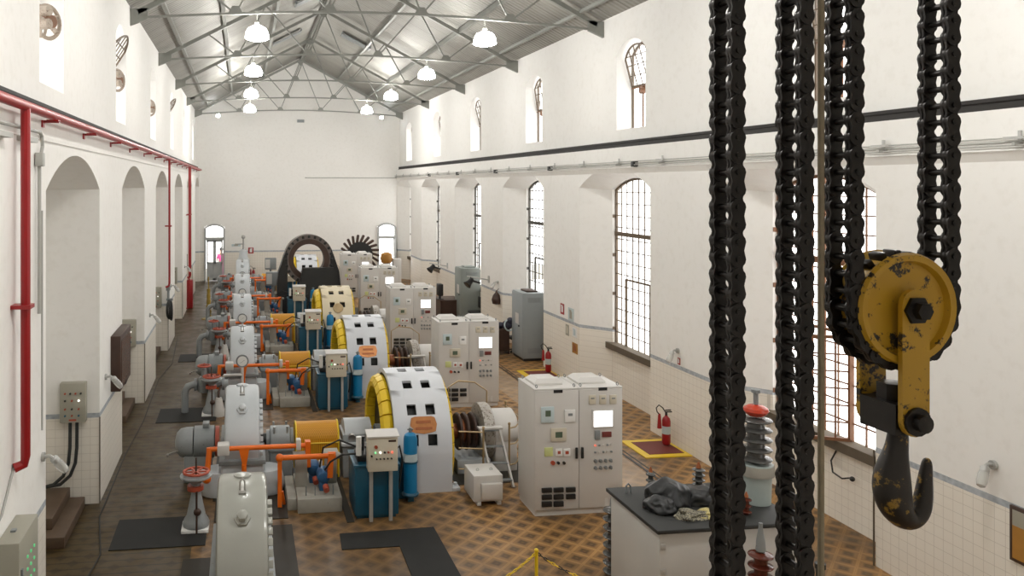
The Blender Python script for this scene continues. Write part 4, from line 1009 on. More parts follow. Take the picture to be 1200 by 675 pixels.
    for a, b in ((x0+.006, xm-.004), (xm+.004, x1-.006)):
        m = M(); m.box(a, b, yf-.022, yf-.001, .11, H-.035, .005); d = part(m, 'door', CABGREY, t); ds.append(d)
        m = M(); hx = b-.045 if a < xm-.3 else a+.045; m.box(hx-.02, hx+.02, yf-.055, yf-.022, .93, 1.11, .008); part(m, 'handle', BLACK, d)
        cx = (a+b)/2-.06; m = M()
        w = .24; m.prism([(cx-w, yf+.2, H), (cx+w, yf+.2, H), (cx+w, yb-.12, H), (cx-w, yb-.12, H)], (0, 0, .035))
        B0 = [(cx-w, yf+.2, H+.035), (cx+w, yf+.2, H+.035), (cx+w, yb-.12, H+.035), (cx-w, yb-.12, H+.035)]; k = .07
        B1 = [(cx-w+k, yf+.2+k, H+.10), (cx+w-k, yf+.2+k, H+.10), (cx+w-k, yb-.12-k, H+.10), (cx-w+k, yb-.12-k, H+.10)]
        m.rings([B0, B1]); part(m, 'roof_vent', CABTOP, t)
        for ex in (a+.05, b-.05):
            for ey in (yf+.06, yb-.06):
                m = M(); m.torus((ex, ey, H+.028), (1, .3, 0), .024, .007, 12, 6); part(m, 'lifting_eye', MACHD, t)
    def gx(px): return (px-627.2)/66.9+x0
    def gz(px, py): yt = 456.7-.027*(px-627.2); yb_ = 607.3-.082*(px-627.2); return H*(yb_-py)/(yb_-yt)
    def item(d, nm, pxa, pya, pxb, pyb, mt, dep=.02, base=.0):
        cx_ = (pxa+pxb)/2; m = M(); m.box(gx(pxa), gx(pxb), yf-.022-dep-base, yf-.021-base, gz(cx_, pyb), gz(cx_, pya), .003 if dep > .012 else 0); return part(m, nm, mt, d)
    L, Rr = ds
    item(L, 'name_strip', 648.5, 457.4, 658.7, 461, BLACK, .006); item(Rr, 'name_strip', 700, 455, 710, 458.5, BLACK, .006)
    r = item(L, 'relay', 634, 477, 648.5, 495.3, LTBLUE, .03); item(r, 'relay_display', 638.5, 481, 644.5, 488, LCD, .004, .03)
    r = item(L, 'meter', 661.2, 480.5, 672.8, 494.7, WHITEP, .025); item(r, 'meter_display', 664.5, 484.5, 669.5, 487.5, MACHD, .004, .025)
    r = item(L, 'controller', 645.3, 502, 662.7, 516.7, BEIGE, .03); item(r, 'controller_display', 649.8, 506, 657.8, 512.6, LCD, .004, .03)
    item(L, 'annunciator', 638, 524.7, 647.5, 535, YNOTE, .015)
    for a, b in ((650.7, 658), (659.5, 667.3)):
        r = item(L, 'ammeter', a, 526, b, 534.5, WHITEP, .02); item(r, 'ammeter_face', a+2, 528.5, b-2, 532, REDO, .004, .02)
    for px, mt in ((647.3, REDO), (653.5, BLACK), (660, BLACK)):
        m = M(); m.cyl((gx(px), yf-.02, gz(px, 542.5)), (gx(px), yf-.055, gz(px, 542.5)), .035 if mt is REDO else .024, n=12); part(m, 'push_button', mt, L)
    for i, (a, b) in enumerate(((634.8, 646), (648.2, 659.3), (662.3, 673))):
        for j, (c, d2) in enumerate(((572, 577.3), (580, 585.5), (588, 594))):
            if i == 2 and j == 2: continue
            item(L, 'test_block', a, c-i*.6, b, d2-i*.6, BLACK, .035)
    for a in (688.7, 700.8, 712.8):
        r = item(Rr, 'meter', a, 463.5, a+7.7, 474, BEIGE, .02); item(r, 'meter_display', a+2, 466.5, a+6, 468, MACHD, .004, .02)
    r = item(Rr, 'screen_bezel', 692.3, 480, 717.5, 501.7, CABTOP, .015); item(r, 'display', 694.3, 482, 715.7, 499.8, SCREEN, .006, .015)
    item(Rr, 'key_switch', 695.5, 504.5, 701.3, 514.8, MACHD, .03); item(Rr, 'counter', 704, 506, 714.7, 512, REDBROWN, .02)
    for i in range(5):
        px = 696+i*4.7
        for j, py in enumerate((522, 530)):
            mt = LEDR if (i, j) == (0, 0) else (MACHD if (i+j) % 2 else CABTOP)
            m = M(); m.cyl((gx(px), yf-.02, gz(px, py-i*.25)), (gx(px), yf-.04, gz(px, py-i*.25)), .018, n=8); part(m, 'indicator_lamp', mt, Rr)
    for i in range(4):
        px = 696.3+i*5.9
        for py in (540, 548):
            m = M(); z = gz(px, py-i*.3); m.cyl((gx(px), yf-.02, z), (gx(px), yf-.035, z), .03, n=10); m.obox((gx(px), yf-.045, z), (.5, 0, -1), .016, .03, .055); part(m, 'rotary_switch', MACHD, Rr)
    for px in (707.5, 714): item(Rr, 'sticker', px, 583, px+3.5, 592, CABTOP, .003)
    o['cabinet'] = t
    return o
DESC = dict(
    turbine='pale grey arched turbine housing', motor='grey round motor at the left end of the shaft', valve='grey cone valve stand with red handwheel',
    bearing='grey bearing pedestal beside the turbine', guard='yellow mesh coupling guard', gear='grey bearing case left of the generator',
    generator='white generator with yellow end rings', exciter='exciter with copper slip rings right of the generator', rail='brass railing round the exciter',
    steps='light grey access steps by the exciter', tbox='small grey transformer box on the floor', pump='concrete plinth with blue pump motors',
    link='orange governor linkage', tank='blue oil tank with beige control box', cyl='bright blue gas cylinder standing by the tank', cabinet='light grey double door control cabinet with lit screen')
rowlab = lambda key, k: DESC[key]+(', nearest machine row' if k == 0 else ', farthest machine row' if k == 4 else ', %s machine row from the camera' % ROW[k])
row0 = mk_row(); ROWS = [row0]
for k in row0: row0[k]['label'] = rowlab(k, 0)
for k in range(1, 5):
    ROWS.append({key: dup(ob, (0, (6.5 if key == 'cabinet' else P)*k, 0), rowlab(key, k)) for key, ob in row0.items() if not (k == 3 and key in ('guard', 'gear', 'generator', 'exciter', 'rail', 'steps', 'tbox'))})
for g in ROWS[1:]:
    for key in ('tbox',):
        if key in g and g is not ROWS[1]: pass
# third generator: cream frame and a round bronze badge
g3 = ROWS[2]['generator']; g3['label'] = 'cream generator with yellow rings and a round bronze badge, third machine row'
for c in list(g3.children):
    if c.name.startswith('name_plate'): drop(c)
    elif c.name.startswith('stator_frame'):
        c.data = c.data.copy(); c.data.materials[0] = CREAM
b = M(); a = R(60); nv = Vector((0, -math.sin(a), math.cos(a))); pc = Vector((3.17, YA+2*P, ZA))+nv*1.23
b.lathe([(.17, -.02), (.17, .015), (.14, .03), (.02, .035)], pc, nv, 24)
o = mk(b, 'badge', BRASS, Vector(g3.location)); o.parent = g3
# lone turbine housing closest to the camera
t = turbine(10.42, 'pale grey arched turbine housing alone at the bottom edge, in front of all machine rows', MACH0)
m = M(); m.box(-.42, -.29, 9.2, 9.36, .80, .92, .01); m.box(-.42, -.29, 9.14, 9.2, .72, .95, .01); part(m, 'lug', MACH, t)
# pressure gauges behind the housings
for k in range(1, 5):
    Y = YA+P*k-1.62; t = thing('pressure_gauge', 'round white pressure gauge on a grey pipe, machine row %s from the camera' % ROW[k], 'gauge', (0.0, Y, 0), 'pressure gauges')
    m = M(); m.cyl((0, Y, 0), (0, Y, 1.0), .035); m.cyl((-.45, Y, .78), (.03, Y, .78), .035); part(m, 'pipe', CABTOP, t)
    m = M(); m.cyl((0, Y-.04, 1.12), (0, Y+.04, 1.12), .155, n=22); part(m, 'gauge_case', MACHD, t)
    m = M(); m.cyl((0, Y-.045, 1.12), (0, Y-.04, 1.12), .12, n=22); part(m, 'dial', WHITEP, t)
    m = M(); m.beam((-.05, Y-.048, 1.08), (.06, Y-.048, 1.15), .012, .004); part(m, 'needle', BLACK, t)

# pipework between the rows
def manifold(Y):
    t = thing('pipe_manifold', '', 'pipework', (-.9, Y, 0), 'pipe manifolds left of the turbines'); ax = (1, 0, 0)
    m = M(); m.tube([(-1.35, Y, 0), (-1.35, Y, .5), (-1.28, Y, .62), (-1.15, Y, .66), (-.34, Y, .66)], .085, 12); part(m, 'elbow_pipe', MACH2, t)
    for x in (-1.1, -.72, -.45):
        m = M(); m.cyl((x-.03, Y, .66), (x+.03, Y, .66), .15, n=18); part(m, 'flange', DKBROWN if x == -.72 else MACHD, t)
    m = M(); m.lathe([(.16, .5), (.18, .66), (.14, .8), (.07, .86), (.06, 1.05)], (-.9, Y, 0), n=16); part(m, 'valve_body', MACHD, t)
    m = M(); m.torus((-.9, Y, 1.1), (0, 0, 1), .15, .02, 20, 6); m.beam((-1.05, Y, 1.1), (-.75, Y, 1.1), .025, .02); m.cyl((-.9, Y, 1.0), (-.9, Y, 1.16), .018, n=8); part(m, 'handwheel', REDO, t)
    m = M(); m.lathe([(.16, 0), (.17, .04), (.09, .35), (.07, .42)], (-.55, Y-.35, 0), n=14); part(m, 'drain_cone', CABTOP, t)
    m = M(); m.tube([(-.55, Y-.35, .42), (-.55, Y-.3, .55), (-.5, Y-.1, .64)], .03, 8); part(m, 'drain_pipe', DKBROWN, t)
    return t
pm0 = manifold(YA+P-1.95); pm0['label'] = 'flanged grey pipe and valve with red handwheel before the second turbine'
for k, w_ in ((1, 'third'), (2, 'fourth'), (3, 'fifth')): dup(pm0, (0, P*k, 0), 'flanged grey pipe and valve with red handwheel before the %s turbine' % w_)
# fourth row: old black stator ring on its dark bed
Yr = YA+P*3; xc, zc = 2.78, 2.27
t = thing('stator_ring', 'big black stator ring standing upright on a dark bed behind the third generator', 'stator ring', (xc, Yr, 0))
m = M(); m.lathe([(.86, -.3), (1.05, -.3), (1.05, .3), (.86, .3)], (xc, Yr, zc), (0, 1, 0), 48, caps=False)
d, u, v = frame_of((0, 1, 0)); R1, R2 = .76, 1.0
for yy in (-.26, .26):
    A = [Vector((xc, Yr+yy, zc))+u*math.cos(2*math.pi*i/48)*1.05+v*math.sin(2*math.pi*i/48)*1.05 for i in range(48)]
    B = [Vector((xc, Yr+yy, zc))+u*math.cos(2*math.pi*i/48)*.85+v*math.sin(2*math.pi*i/48)*.85 for i in range(48)]
    for i in range(48): m.face([A[i], A[(i+1) % 48], B[(i+1) % 48], B[i]])
part(m, 'yoke', paint('ring_grey_brown', (.15, .125, .11), .5, .1, .1, 8), t)
m = M(); m.rings([[Vector((xc, Yr+yy, zc))+u*math.cos(2*math.pi*i/48)*rr+v*math.sin(2*math.pi*i/48)*rr for i in range(48)] for rr, yy in ((.86, -.3), (.65, -.3), (.65, .3), (.86, .3))], closed=True); part(m, 'winding', DKBROWN, t)
for i in range(24):
    a = 2*math.pi*i/24; w = u*math.cos(a)+v*math.sin(a); m = M(); m.obox(Vector((xc, Yr-.3, zc))+w*.965, w, .14, .1, .12, .01); part(m, 'vent_block', BLACK, t)
for s in (-1, 1):
    m = M(); m.prism([(xc+s*.93, Yr-.32, 2.72), (xc+s*1.05, Yr-.32, 2.45), (xc+s*1.28, Yr-.32, 1.75), (xc+s*1.34, Yr-.32, 1.2), (xc+s*1.34, Yr-.32, 0), (xc+s*.9, Yr-.32, 0), (xc+s*.9, Yr-.32, 1.9)], (0, .64, 0)); part(m, 'cradle', BLACK, t)
m = M(); m.prism([(xc-.3, Yr-.75, 1.95), (xc+1.0, Yr-.75, 1.95), (xc+1.35, Yr-.75, .4), (xc+1.4, Yr-.75, 0), (xc-.6, Yr-.75, 0)], (0, .36, 0)); part(m, 'bed_cover', RUBBER, t)
m = M(); m.beam((xc+.42, Yr-.78, 1.2), (xc+.55, Yr-.78, .75), .09, .03); m.box(xc+.5, xc+.64, Yr-.80, Yr-.76, 1.15, 1.24); part(m, 'pale_bracket', CABTOP, t)
# display runner behind the far cabinets
px, py, pz_ = 5.95, 41.0, 1.85
t = thing('runner_wheel', 'dark turbine runner with upright bucket teeth behind the far control cabinets', 'runner', (px, py, 0))
m = M(); m.lathe([(.66, -.1), (.66, .1)], (px, py, pz_), (0, 1, 0), 32); part(m, 'disc', BLACK, t)
for i in range(22):
    a = 2*math.pi*i/22; w = Vector((math.cos(a), 0, math.sin(a))); m = M(); m.obox(Vector((px, py, pz_))+w*.82, w+Vector((.3*w.z, 0, -.3*w.x)), .20, .13, .42, .045); part(m, 'bucket', DKBROWN, t)
m = M(); m.box(px-.5, px+.5, py-.3, py+.3, 0, 1.25, .02); part(m, 'stand', MACHD, t)
t = thing('float_buoy', 'orange yellow round drum on a dark stand before the right far door', 'drum', (6.9, 38.6, 0))
m = M(); m.lathe([(.25, 0), (.2, .3), (.12, .6), (.12, 1.55), (.3, 1.6)], (6.9, 38.6, 0), n=16); part(m, 'stand', BLACK, t)
m = M(); m.lathe([(.08, 0), (.24, .05), (.3, .25), (.26, .48), (.1, .56)], (6.9, 38.6, 1.6), n=18); part(m, 'drum', OCHRE, t)
m = M(); m.box(7.2, 7.6, 38.4, 38.8, 0, 1.85, .02); solo(m, 'paper_stack_stand', CABTOP, 'white box stand right of the orange drum at the far end', 'stand', (7.4, 38.6, 0))
m = M()
for k in range(6): m.lathe([(.12-.012*k, 0), (.13-.012*k, .1), (.07, .2)], (-1.35, 33.2, .2*k+.02), n=12)
m.cyl((-1.35, 33.2, 1.2), (-1.35, 33.2, 1.7), .025); m.lathe([(.3, 0), (.26, .03)], (-1.35, 33.2, 0), n=14)
solo(m, 'yellow_valve_column', paint('ochre_paint', (.33, .22, .03), .5, 0, .1, 6), 'ochre yellow valve column beside the left aisle near the far end', 'valve', (-1.35, 33.2, 0))
# tall valve column on the centre line at the far end
t = thing('governor_column', 'tall grey governor column with a crossbar handle at the end of the turbine line', 'governor', (.05, 43.9, 0))
m = M(); m.lathe([(.42, 0), (.42, .3), (.34, .35), (.34, 1.4), (.26, 1.5), (.2, 1.9), (.1, 1.96)], (.05, 43.9, 0), n=18); part(m, 'column', MACH, t)
m = M(); m.cyl((.05, 43.9, 1.9), (.05, 43.9, 2.6), .04); m.ball((.05, 43.9, 2.62), .11, 10); m.cyl((-.4, 43.9, 2.25), (.1, 43.9, 2.25), .03); part(m, 'handle', BARE, t)
m = M(); m.lathe([(.37, .8), (.39, .84), (.39, .94), (.37, .98)], (.05, 43.9, 0), n=18); m.cyl((.05, 43.5, 1.15), (.05, 43.57, 1.15), .1); part(m, 'band', MACHD, t)
# control desks and relay boxes at the far pump units
for k, (x, y) in enumerate(((1.35, 36.6), (1.5, 43.6))):
    t = thing('relay_box', ['grey relay box on a post behind the fourth pump plinth', 'grey relay box on a post at the far end of the pump line'][k], 'box', (x, y, 0), 'relay boxes')
    m = M(); m.box(x-.3, x+.3, y-.2, y+.2, .9, 1.5, .02); part(m, 'housing', MACHD, t)
    m = M(); m.cyl((x, y, 0), (x, y, .92), .06); m.box(x-.2, x+.2, y-.18, y+.18, 0, .04); part(m, 'post', MACHD, t)
    m = M(); m.box(x-.28, x-.04, y-.212, y-.2, .98, 1.44); part(m, 'front_door', CABGREY, t)

# floor plates, mats and rails -----------------------------------------
def mat_on_floor(poly, label, mat=MATG, h=.012, name='rubber_mat', group=None):
    m = M(); m.prism([(x, y, 0.001) for x, y in poly], (0, 0, h)); c = sum((Vector((x, y, 0)) for x, y in poly), Vector())/len(poly)
    return solo(m, name, mat, label, 'mat' if 'mat' in name else 'floor plate', c, group)
mat_on_floor([(1.46, 11.9), (2.33, 11.9), (2.27, 8.0), (2.99, 8.0), (2.99, 12.5), (1.49, 12.45)], 'dark L shaped rubber mat on the floor in front of the blue tank', MATG)
mat_on_floor([(-1.96, 12.33), (-.55, 12.33), (-.55, 13.43), (-1.96, 13.43)], 'dark rubber mat across the left aisle by the nearest valve stand')
mat_on_floor([(-1.95, 18.8), (-.6, 18.8), (-.6, 19.95), (-1.95, 19.95)], 'dark rubber mat across the left aisle by the second valve stand')
mat_on_floor([(-1.95, 25.2), (-.6, 25.2), (-.6, 26.3), (-1.95, 26.3)], 'dark rubber mat across the left aisle by the third valve stand')
for k in range(6):
    Y = YA+P*(k-1)
    m = M(); 
    if k == 0: m.box(.36, .78, 7.6, 12.9, .001, .012); m.box(-.85, -.42, 7.6, 11.9, .001, .012)
    else: m.box(-.45, .74, Y-2.0, Y-1.12, .001, .012); m.box(1.66, 1.78, Y-2.3, Y+.2, .001, .012); m.box(.74, 1.66, Y-1.16, Y-1.10, .001, .012); m.box(-.5, 1.74, Y-1.12, Y+1.9, .0005, .010) 
    solo(m, 'trench_cover', PLATE, 'dark steel trench plates round the %s' % (['lone front turbine housing']+['%s turbine housing row' % r for r in ROW])[k], 'floor plate', (.3, Y, 0), 'trench plates round the turbines')
for k in range(5):  # flat dark sheet in place of the shaded pit under each exciter
    Y = YA+P*k; m = M(); m.box(3.82, 5.35, Y-.95, Y+1.0, .0005, .008)
    solo(m, 'exciter_pit_sheet', PLATE, 'dark sheet standing in for the pit shade under the exciter and brass railing, %s machine row' % ROW[k], 'floor plate', (4.5, Y, 0), 'dark sheets for the exciter pits')
m = M(); m.box(7.55, 7.60, Y0, YF, .0005, .006); m.box(7.66, 7.69, Y0, YF, .0005, .006)
solo(m, 'floor_rail', IRON, 'dark rail track set in the floor along the right aisle', 'rail', (7.6, 20, 0))

# ------------------------------------------------------------------ foreground transformer, bushings, bags
t = thing('transformer', 'grey steel transformer cabinet with black rubber top in the right foreground', 'transformer', (5.8, 9.75, 0))
m = M(); m.box(4.93, 6.72, 9.09, 10.38, .02, 1.25, .012); part(m, 'tank', paint('transformer_grey', (.55, .54, .51), .4, .05, .05, 2), t)
m = M(); m.box(4.88, 6.78, 9.04, 10.43, 1.25, 1.30, .012); part(m, 'rubber_top', RUBBER, t)
for z in (1.05, .75, .4):
    m = M(); m.box(4.94, 5.0, 9.075, 9.092, z, z+.07, .003); part(m, 'hinge', GALV, t)
def bushing(x, y, z, h, r, n, mat, label, base=None, capm=None, tip=True):
    t = thing('bushing_insulator', label, 'insulator', (x, y, z))
    bh = 0
    if base:
        bh = base; m = M(); m.lathe([(r*.9, 0), (r*.95, bh*.72), (r*1.05, bh*.74), (r*1.05, bh), (r*.7, bh+.01)], (x, y, z), n=22); part(m, 'base', PALEG, t)
        m = M(); m.lathe([(r*1.10, bh*.72), (r*1.12, bh*.8), (r*1.08, bh*.98)], (x, y, z), n=22, caps=False); part(m, 'collar', CONC, t)
    m = M(); st = (h-bh)*.8/n; prof = [(r*.45, bh)]
    for k in range(n):
        z0 = bh+st*k; prof += [(r*.5, z0+st*.30), (r*.95, z0+st*.38), (r, z0+st*.48), (r*.95, z0+st*.56), (r*.55, z0+st*.72)]
    m.lathe(prof, (x, y, z), n=24); part(m, 'shed_stack', mat, t)
    zz = bh+(h-bh)*.8
    m = M(); m.lathe([(r*.45, zz-.01), (r*.66, zz+(h-zz)*.12), (r*.78, zz+(h-zz)*.35), (r*.72, zz+(h-zz)*.58), (r*.45, zz+(h-zz)*.78), (r*.14, zz+(h-zz)*.82), (r*.14, h)] if capm else [(r*.4, zz-.01), (r*.35, zz+(h-zz)*.3), (r*.16, h*.97), (r*.16, h)], (x, y, z), n=18); part(m, 'terminal_cap', capm or (COPPER if r < .1 else MACHD), t)
    if capm: m = M(); m.lathe([(r*.16, 0), (r*.16, .14), (r*.28, .15), (r*.28, .19), (.01, .2)], (x, y, z+h-.02), n=10); part(m, 'terminal_stud', MACHD, t)
    return t
bushing(6.60, 9.72, 1.30, 1.28, .20, 5, PORC, 'large grey bushing with red cap standing on the right end of the transformer', base=.5, capm=REDCAP)
bushing(5.90, 8.6, 0, 1.52, .14, 10, PORCB, 'glossy brown insulator standing in front of the transformer', capm=None)
bushing(5.10, 10.64, 0, 1.2, .15, 8, PORC, 'dark glossy insulator half hidden at the left back corner of the transformer')
bushing(6.22, 9.35, 1.30, .28, .065, 3, PORCB, 'little brown insulator on the transformer top near the large bushing')
bushing(6.14, 10.28, 1.30, .34, .085, 4, PORC, 'small grey insulator with copper tip at the back of the transformer top')
bushing(5.46, 10.3, 1.30, .30, .065, 3, PORC, 'small insulator with copper tip behind the black tarp bundle')
m = M(); m.tube([(5.07, 10.22, 1.3), (5.07, 10.22, 1.39), (5.10, 10.22, 1.42), (5.13, 10.22, 1.39), (5.13, 10.22, 1.3)], .012); solo(m, 'lifting_lug', MACHD, 'black lifting loop at the left back of the transformer top', 'lug', (5.1, 10.22, 1.3))
m = M(); m.tube([(6.0, 9.3, 1.3), (6.0, 9.3, 1.38), (6.03, 9.3, 1.41), (6.06, 9.3, 1.38), (6.06, 9.3, 1.3)], .011); solo(m, 'lifting_lug', MACHD, 'black lifting loop at the front of the transformer top by the rags', 'lug', (6.03, 9.3, 1.3))
m = M(); m.cyl((7.15, 9.25, 0), (7.15, 9.25, .62), .05); m.cyl((7.15, 9.25, .62), (7.15, 9.25, .68), .065); m.cyl((7.15, 9.25, .3), (7.15, 9.25, .36), .06); m.box(7.05, 7.25, 9.15, 9.35, 0, .03)
solo(m, 'short_post', BLACK, 'short dark capped post on the floor right of the transformer', 'post', (7.15, 9.25, 0))
def lump(c, sc, mat, name, label, cat, seed, amp=.16, flat=.15, fold=5.):
    from mathutils import noise as mn
    b = bmesh.new(); bmesh.ops.create_icosphere(b, subdivisions=5, radius=1)
    for v in b.verts:
        p = v.co.copy(); n = mn.noise(p*1.3+Vector((seed, 0, 0)))*amp*1.3-abs(mn.noise(p*fold*.55+Vector((0, seed, 0))))*amp*.9+mn.noise(p*fold*1.5+Vector((0, seed, 3)))*amp*.12
        q = p*(1+n); q.z = max(q.z, -flat*2); v.co = Vector((q.x*sc[0], q.y*sc[1], (q.z+flat*2)*sc[2]))+Vector(c)
    m = M(); m.join(b); return solo(m, name, mat, label, cat, c, sharp=1.2)
lump((5.42, 9.80, 1.3), (.30, .26, .25), TARP, 'tarp_bundle', 'crumpled black tarp bundle on the transformer top, the larger left one', 'bag', 1, .15, .15, 3.2)
lump((5.23, 9.62, 1.3), (.2, .2, .15), TARP, 'tarp_fold', 'low black fold of tarp at the left foot of the larger bundle', 'bag', 12, .2, .15, 3.2)
lump((5.86, 9.82, 1.3), (.27, .22, .15), TARP, 'tarp_bundle', 'flatter black tarp bundle right of the larger one on the transformer', 'bag', 5, .16, .15, 3.2)
lump((5.48, 9.36, 1.3), (.20, .13, .07), RAG, 'cleaning_rag', 'oily dark and white rag at the front edge of the transformer top', 'rag', 9, .4, .2, 3)
lump((5.70, 9.36, 1.3), (.16, .13, .065), RAGY, 'cleaning_rag', 'stained yellow rag beside the oily one on the transformer top', 'rag', 14, .4, .2, 3)
# yellow chain barrier
t = thing('barrier_post', 'thin yellow barrier post on the floor in front of the control cabinet', 'barrier', (3.66, 9.78, 0))
m = M(); m.cyl((3.66, 9.78, .03), (3.66, 9.78, .80), .022, n=10); m.ball((3.66, 9.78, .81), .03, 8); part(m, 'post', YEL, t); m = M(); m.lathe([(.16, 0), (.16, .03), (.05, .06)], (3.66, 9.78, 0), n=18); part(m, 'foot', BLACK, t)
def sag_chain(p, q, sag, mats, label):
    p, q = Vector(p), Vector(q); t = thing('barrier_chain', label, 'chain', (p+q)/2, 'barrier chains'); L = 28
    pts = [p.lerp(q, i/L)-Vector((0, 0, sag*4*(i/L)*(1-i/L))) for i in range(L+1)]
    for i in range(L):
        m = M(); d = (pts[i+1]-pts[i]); c = (pts[i]+pts[i+1])/2; side = Vector((0, 1, 0)) if i % 2 else Vector((0, 0, 1)); dn = d.normalized(); s = side-dn*side.dot(dn); s.normalize(); l = d.length*.62
        m.tube([c-dn*l*.7+s*.012, c-dn*l+s*0, c-dn*l*.7-s*.012, c+dn*l*.7-s*.012, c+dn*l, c+dn*l*.7+s*.012], .006, 6, True); part(m, 'link', mats[(i//3) % len(mats)], t)
sag_chain((3.65, 9.78, .78), (2.4, 9.5, .42), .12, [YEL], 'yellow plastic chain hanging left of the barrier post')
sag_chain((3.67, 9.78, .78), (4.78, 9.3, .55), .14, [BLACK, YEL], 'black and yellow plastic chain hanging right of the barrier post')

# ------------------------------------------------------------------ hoist block and chains close to the camera
TH = math.atan(128/950); CA, SA = math.cos(TH), math.sin(TH)
A0 = R(10)     # the block is turned a little away from the room axes
n_ = Vector((-SA*math.cos(A0)+CA*math.sin(A0)*1, -CA*math.cos(A0)-SA*math.sin(A0)*1, 0)).normalized()
t_ = Vector((0, 0, 1)).cross(n_).normalized() ; t_ = -t_ if t_.dot(Vector((CA, -SA, 0))) < 0 else t_
PIT = .0505
def link_plate(m, a, b, nrm, off, th=.008, r=.0245, waist=.0185):
    a, b = Vector(a), Vector(b); d = (b-a).normalized(); s = nrm.cross(d).normalized(); pts = []
    k = 7
    for i in range(k+1): an = math.pi/2+math.pi*i/k; pts.append(a+d*math.cos(an)*r+s*math.sin(an)*r)
    mid = (a+b)/2; pts.append(mid-s*waist)
    for i in range(k+1): an = -math.pi/2+math.pi*i/k; pts.append(b+d*math.cos(an)*r+s*math.sin(an)*r)
    pts.append(mid+s*waist); m.prism([p+nrm*(off-th/2) for p in pts], nrm*th)
OFFS = (-.049, -.043, .043, .049)
def chain(path, label):
    t = thing('hoist_chain', label, 'chain', path[0], 'hoist chains')
    nn = len(path)
    # pins one part, links as parts nearest the frame, the rest above the frame as a run
    for i in range(nn-1):
        m = M(); a, b = path[i], path[i+1]
        o1 = (OFFS[0], OFFS[3], -.037, .037) if i % 2 == 0 else (OFFS[1], OFFS[2], -.031, .031)
        for o_ in o1: link_plate(m, a, b, n_, o_)
        m.cyl(Vector(a)-n_*.057, Vector(a)+n_*.057, .0085, n=10); m.cyl(Vector(a)-n_*.040, Vector(a)+n_*.040, .0095, n=10)
        part(m, 'link', IRON, t)
    return t
def ray(px, py, zc=2.4):
    a = (px-412)/950; b = -(py-217)/950
    return Vector((a*CA+SA, CA-a*SA, b))*zc+Vector((0, 0, 5.4))
ZTOP = 6.75
hub = Vector((1.958, 2.158, 5.029)) - n_*-.0
hub = Vector((1.945, 2.21, 5.035))
RS = .165
# block chain: down the left side, round under the sheave, up the right side
nar = int(round(math.pi*RS/PIT)); arc = [hub+t_*(-RS*math.cos(math.pi*i/nar))+Vector((0, 0, -RS*math.sin(math.pi*i/nar))) for i in range(nar+1)]
nv = int((ZTOP-hub.z)/PIT)
left = [arc[0]+Vector((0, 0, PIT*i)) for i in range(nv, 0, -1)]; right = [arc[-1]+Vector((0, 0, PIT*i)) for i in range(1, nv+1)]
chain(left+arc, 'black roller chain running down into the left side of the hook block sheave')
chain(right[::-1]+[arc[-1]], 'black roller chain rising from the right side of the hook block sheave')
for px, lab in ((852, 'black roller chain hanging alone, leftmost of the four'), (931, 'black roller chain with a pale rope beside it, second from the left')):
    p = ray(px, 300); nq = int((ZTOP-3.7)/PIT); chain([Vector((p.x, p.y, ZTOP-PIT*i)) for i in range(nq)], lab)
p = ray(962, 300, 2.42); m = M(); m.cyl((p.x, p.y, 3.7), (p.x, p.y, ZTOP), .0095, n=10); solo(m, 'hoist_rope', ROPE, 'pale rope hanging straight down beside the second chain', 'rope', (p.x, p.y, 3.7))
t = thing('hook_block', 'worn yellow crane hook block with black hook hanging from the chains', 'hook', hub)
m = M(); W_ = .034
m.lathe([(.02, -W_), (.140, -W_), (.142, -W_-.030), (.160, -W_-.032), (.166, -W_-.02), (.150, -W_+.005), (.150, W_-.005), (.166, W_+.02), (.160, W_+.032), (.142, W_+.030), (.136, W_+.012), (.05, W_+.008), (.02, W_+.008)], hub, n_, 44)
part(m, 'sheave', RUSTY, t)
m = M()
for i in range(20):
    a = 2*math.pi*i/20; w = t_*math.cos(a)+Vector((0, 0, 1))*math.sin(a); m.obox(hub+w*.156, w, .05, .022, .03, .004)
part(m, 'sheave_teeth', IRON, t)
def strap(off, th, w, zt, zb, nm, mat):
    m = M(); pts = []
    for i in range(9): a = math.pi*i/8; pts.append(t_*(math.cos(a)*w/2)+Vector((0, 0, zt+math.sin(a)*w/2)))
    for i in range(9): a = math.pi+math.pi*i/8; pts.append(t_*(math.cos(a)*w/2)+Vector((0, 0, zb+math.sin(a)*w/2)))
    m.prism([hub+p+n_*off for p in pts], n_*th); return part(m, nm, mat, t)
strap(.070, .016, .092, .015, -.325, 'side_strap', RUSTY); s2 = strap(-.086, .016, .092, .015, -.325, 'side_strap', RUSTY)
for z in (0, -.325):
    m = M(); m.lathe([(.042, 0), (.042, .010), (.026, .012), (.026, .034), (.012, .036)], hub+Vector((0, 0, z))+n_*.086, n_, 6 if z == 0 else 14); m.lathe([(.03, 0), (.03, .02)], hub+Vector((0, 0, z))-n_*.106, n_, 10); m.cyl(hub+Vector((0, 0, z))-n_*.086, hub+Vector((0, 0, z))+n_*.086, .018); part(m, 'pivot_bolt', IRON, t)
m = M(); c = hub+Vector((0, 0, -.325))
fr = Matrix((t_, n_, Vector((0, 0, 1)))).transposed()
def loc(x, y, z): return hub+t_*x+n_*y+Vector((0, 0, z))
m.rings([[loc(x, y, z) for x, y in ((-.05, -.066), (.05, -.066), (.05, .066), (-.05, .066))] for z in (-.37, -.28)]); part(m, 'crosshead', IRON, t)
m = M(); m.lathe([(.04, 0), (.04, .05)], loc(0, 0, -.28), (0, 0, 1), 6); part(m, 'hook_nut', IRON, t)
S = .0505/20
ZH = hub.x*SA+hub.y*CA
HPX = 412+950*(hub.x*CA-hub.y*SA)/ZH; HPY = 217-950*(hub.z-5.4)/ZH      # where the hub reads, so the hook profile keeps its measured offsets
S = ZH/950
